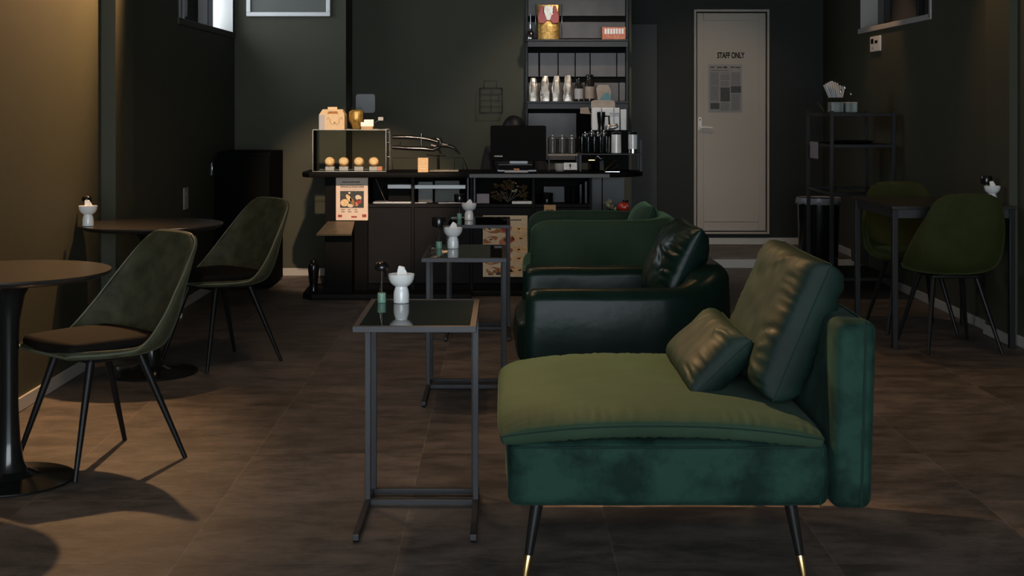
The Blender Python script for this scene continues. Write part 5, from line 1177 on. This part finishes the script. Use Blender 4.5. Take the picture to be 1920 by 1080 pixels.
# under tier items
t = thing('black_square_jar', 'square dark jar under the tiered rack shelf', 'jar', (PX(1109, 9.5), 9.5, ZC))
bm = BM(); box(bm, PX(1102, 9.5), PX(1117, 9.5), 9.47, 9.515, ZC, PZ(301, 9.5), .006); obj('body', bm, M['smoke'], t)
bm = BM(); box(bm, PX(1103, 9.5), PX(1115, 9.5), 9.475, 9.512, PZ(301, 9.5)+.0003, PZ(299, 9.5), .001); obj('lid', bm, M['brass'], t)
t = thing('black_square_jar', 'narrow glass jar with sugar tongs right of the square jar', 'jar', (PX(1128, 9.5), 9.5, ZC))
bm = BM(); box(bm, PX(1123, 9.5), PX(1133, 9.5), 9.48, 9.515, ZC, PZ(300, 9.5), .005); obj('body', bm, M['smoke'], t)
bm = BM(); tube(bm, [PP(1117, 297, 9.49), PP(1121, 292, 9.49), PP(1126, 298, 9.49), PP(1134, 295, 9.49)], .002, 6); obj('tongs', bm, M['chrome'], t)
t = thing('wire_easel', 'small brass wire easel under the tiered rack', 'easel', (PX(1150, 9.5), 9.5, ZC))
bm = BM(); tube(bm, [(PX(1132, 9.47), 9.47, ZC+.003), PP(1154, 300, 9.5), PP(1162, 318, 9.5)], .0018, 6); tube(bm, [(PX(1144, 9.47), 9.47, ZC+.003), PP(1162, 308, 9.5)], .0018, 6); obj('wire', bm, M['brass'], t)
rbox('chrome_bar', 'thin silver strip lying on the counter in front of the easel', 'bar', PX(1135, 9.44), PX(1162, 9.44), 9.43, 9.445, ZC, ZC+.005, 'chrome', .001)
# jars on small riser
t = thing('jar_riser', 'small brown riser shelf on the counter right of the monitor', 'riser', (PX(1055, 9.65), 9.65, ZC))
zr2 = PZ(288.5, 9.62); bm = BM(); box(bm, PX(1027, 9.62), PX(1083, 9.62), 9.58, 9.72, zr2-.012, zr2, .001); obj('top', bm, M['beige'], t)
for px_ in (1028, 1080):
    bm = BM(); box(bm, PX(px_, 9.62), PX(px_+2.5, 9.62), 9.60, 9.70, ZC, zr2-.0125, .001); obj('side', bm, M['blk_metal'], t)
jl = ['glass storage jar with metal lid, left of the trio by the monitor', 'glass storage jar with metal lid, middle of the trio by the monitor', 'glass storage jar with metal lid, right of the trio by the monitor']
for k, px_ in enumerate((1036, 1054, 1072)): 
    cup('storage_jar', jl[k], 'jar', px_, .032, 260, 'jarglass', y=9.65, z0=zr2+.0008, lid='brushed', group='jars on the riser')
t = thing('glass_sugar_bowl', 'white crinkled cup of straws under the riser', 'cup', (PX(1051, 9.6), 9.62, ZC))
bm = BM(); lathe(bm, [(.028, .001), (.033, .005), (.040, .02), (.043, .055), (.039, .055), (.03, .01), (.001, .008)], c=(PX(1051, 9.53), 9.53, ZC+.0), n=24)
for v in bm.verts: v.co += Vector((noise.noise(v.co*50), noise.noise(v.co*50+Vector((9, 0, 0))), 0))*.004
obj('body', bm, M['greyplastic'], t)
t = thing('counter_sign', 'white rectangular sign with a small black figure on the counter', 'sign', (PX(1069, 9.42), 9.42, ZC))
y = 9.42; bm = BM(); box(bm, PX(1057, y), PX(1082, y), y-.002, y+.002, PZ(318.5, y), PZ(305, y), .0008); o = obj('card', bm, M['white'], t)
bm = BM(); box(bm, PX(1060, y), PX(1079, y), y-.006, y+.014, ZC, PZ(318.6, y), .001); obj('base', bm, M['black'], t)
bm = BM(); softbox(bm, (.007, .0006, .009), .0006, 4, mx=Matrix.Translation((PX(1069, y), y-.0028, PZ(310, y)))); box(bm, PX(1068.4, y), PX(1070, y), y-.0033, y-.0021, PZ(316.5, y), PZ(312, y))
for s in (-1, 1): tube(bm, [(PX(1069+s*3, y), y-.0026, PZ(312, y)), (PX(1069+s*6, y), y-.0026, PZ(309.5, y)), (PX(1069+s*8, y), y-.0026, PZ(312, y))], .0007, 5)
obj('printed_figure', bm, M['print'], o)
t = thing('glass_cup', 'little stemmed glass between monitor and white cup', 'glass', (PX(1030, 9.5), 9.5, ZC))
bm = BM(); lathe(bm, [(.016, .0008), (.016, .002), (.003, .006), (.003, .025), (.016, .04), (.018, .07)], c=(PX(1030, 9.5), 9.5, ZC), n=24); obj('glass_body', bm, M['glass'], t)
# ------------------------------------------------------------------ ornaments by the counter's right end
t = thing('low_cabinet', 'low black cabinet behind the farthest armchair carrying two ornaments', 'cabinet', (.76, 9.2, 0))
zl = PZ(397.5, 9.12); bm = BM(); box(bm, .62, .92, 9.02, 9.30, .04, zl, .004); obj('body', bm, M['black'], t)
bm = BM(); box(bm, .64, .90, 9.04, 9.28, .001, .0395); obj('plinth', bm, M['black'], t)
t = thing('fish_ornament', 'small striped green fish ornament beside the red apple ornament', 'ornament', (PX(1142, 9.1), 9.1, zl+.0008))
y = 9.10; mx = Matrix.Translation((PX(1142, y), y, PZ(384.5, y))) @ Matrix.Rotation(R(28), 4, 'Y')
bm = BM(); softbox(bm, (.040, .014, .024), .0138, 8, mx=mx, fn=lambda p, q: Vector((q.x, q.y*(1-.5*abs(p.x)), q.z*(1-.45*abs(p.x))))); o = obj('body', bm, M['fishy'], t)
bm = BM(); prism(bm, [(PX(a, y), PZ(b_, y)) for a, b_ in ((1150, 388), (1156, 388), (1153, 397))], y-.004, y+.004, 'y'); prism(bm, [(PX(a, y), PZ(b_, y)) for a, b_ in ((1137, 377), (1143, 372), (1148, 379))], y-.003, y+.003, 'y'); obj('fin', bm, M['fishy'], t)
bm = BM(); cyl(bm, (PX(1143, y), y, zl+.0008), (PX(1143, y), y, PZ(387, y)), .004, .004, 10); obj('support', bm, M['black'], t)
t = thing('apple_ornament', 'shiny red apple-shaped ornament with white marks and dark top', 'ornament', (PX(1169, 9.1), 9.1, zl+.0008))
bm = BM(); softbox(bm, (.040, .03, .032), .0295, 8, amp=.002, fs=30, mx=Matrix.Translation((PX(1169, y), y, zl+.0335))); o = obj('body', bm, M['red'], t)
bm = BM(); tube(bm, [(PX(1168, y), y, zl+.06), (PX(1169, y), y, zl+.082)], .004, 8); softbox(bm, (.014, .006, .006), .005, 4, mx=Matrix.Translation((PX(1175, y), y, zl+.072))); obj('stem_leaf', bm, M['black'], o)
bm = BM()
for a, b_ in ((1163, 385), (1168, 388), (1173, 386)): tube(bm, [(PX(a, y), y-.0305, PZ(b_, y)), (PX(a+3, y), y-.0305, PZ(b_-2, y)), (PX(a+4, y), y-.0305, PZ(b_+1.5, y))], .0012, 5)
obj('painted_marks', bm, M['tissue'], o)
# ceiling spot fixtures at every lamp position
fx = None
for o in list(COL.objects):
    if o.type == 'LIGHT' and o.data.type == 'SPOT':
        p = o.location
        names = {'spot_centre': 'over the nearest glass table', 'added_cross_spot': 'added for the floor shadow edge, left of the nearest side table', 'spot_front_table': 'over the nearer round table', 'spot_wall': 'washing the left wall', 'spot_right_table': 'over the right wall table', 'spot_right_back': 'over the metal rack', 'spot_counter': 'over the display case', 'spot_counter_poster': 'over the farthest glass table', 'spot_sofas': 'over the leather armchair', 'spot_shelves': 'before the wall shelving', 'fill_mid': 'added as fill over the middle of the left aisle', 'spot_aisle': 'over the right aisle', 'spot_door': 'before the staff door'}
        t = thing('ceiling_spotlight', 'black ceiling spotlight '+names[o.name], 'ceiling light', (p.x, p.y, CEIL), 0, 'ceiling spotlights')
        bm = BM(); lathe(bm, [(.055, -.06), (.06, -.06), (.06, -.0008), (.001, -.0008)], c=(p.x, p.y, CEIL), n=28, cap=False); obj('housing', bm, M['blk_metal'], t)
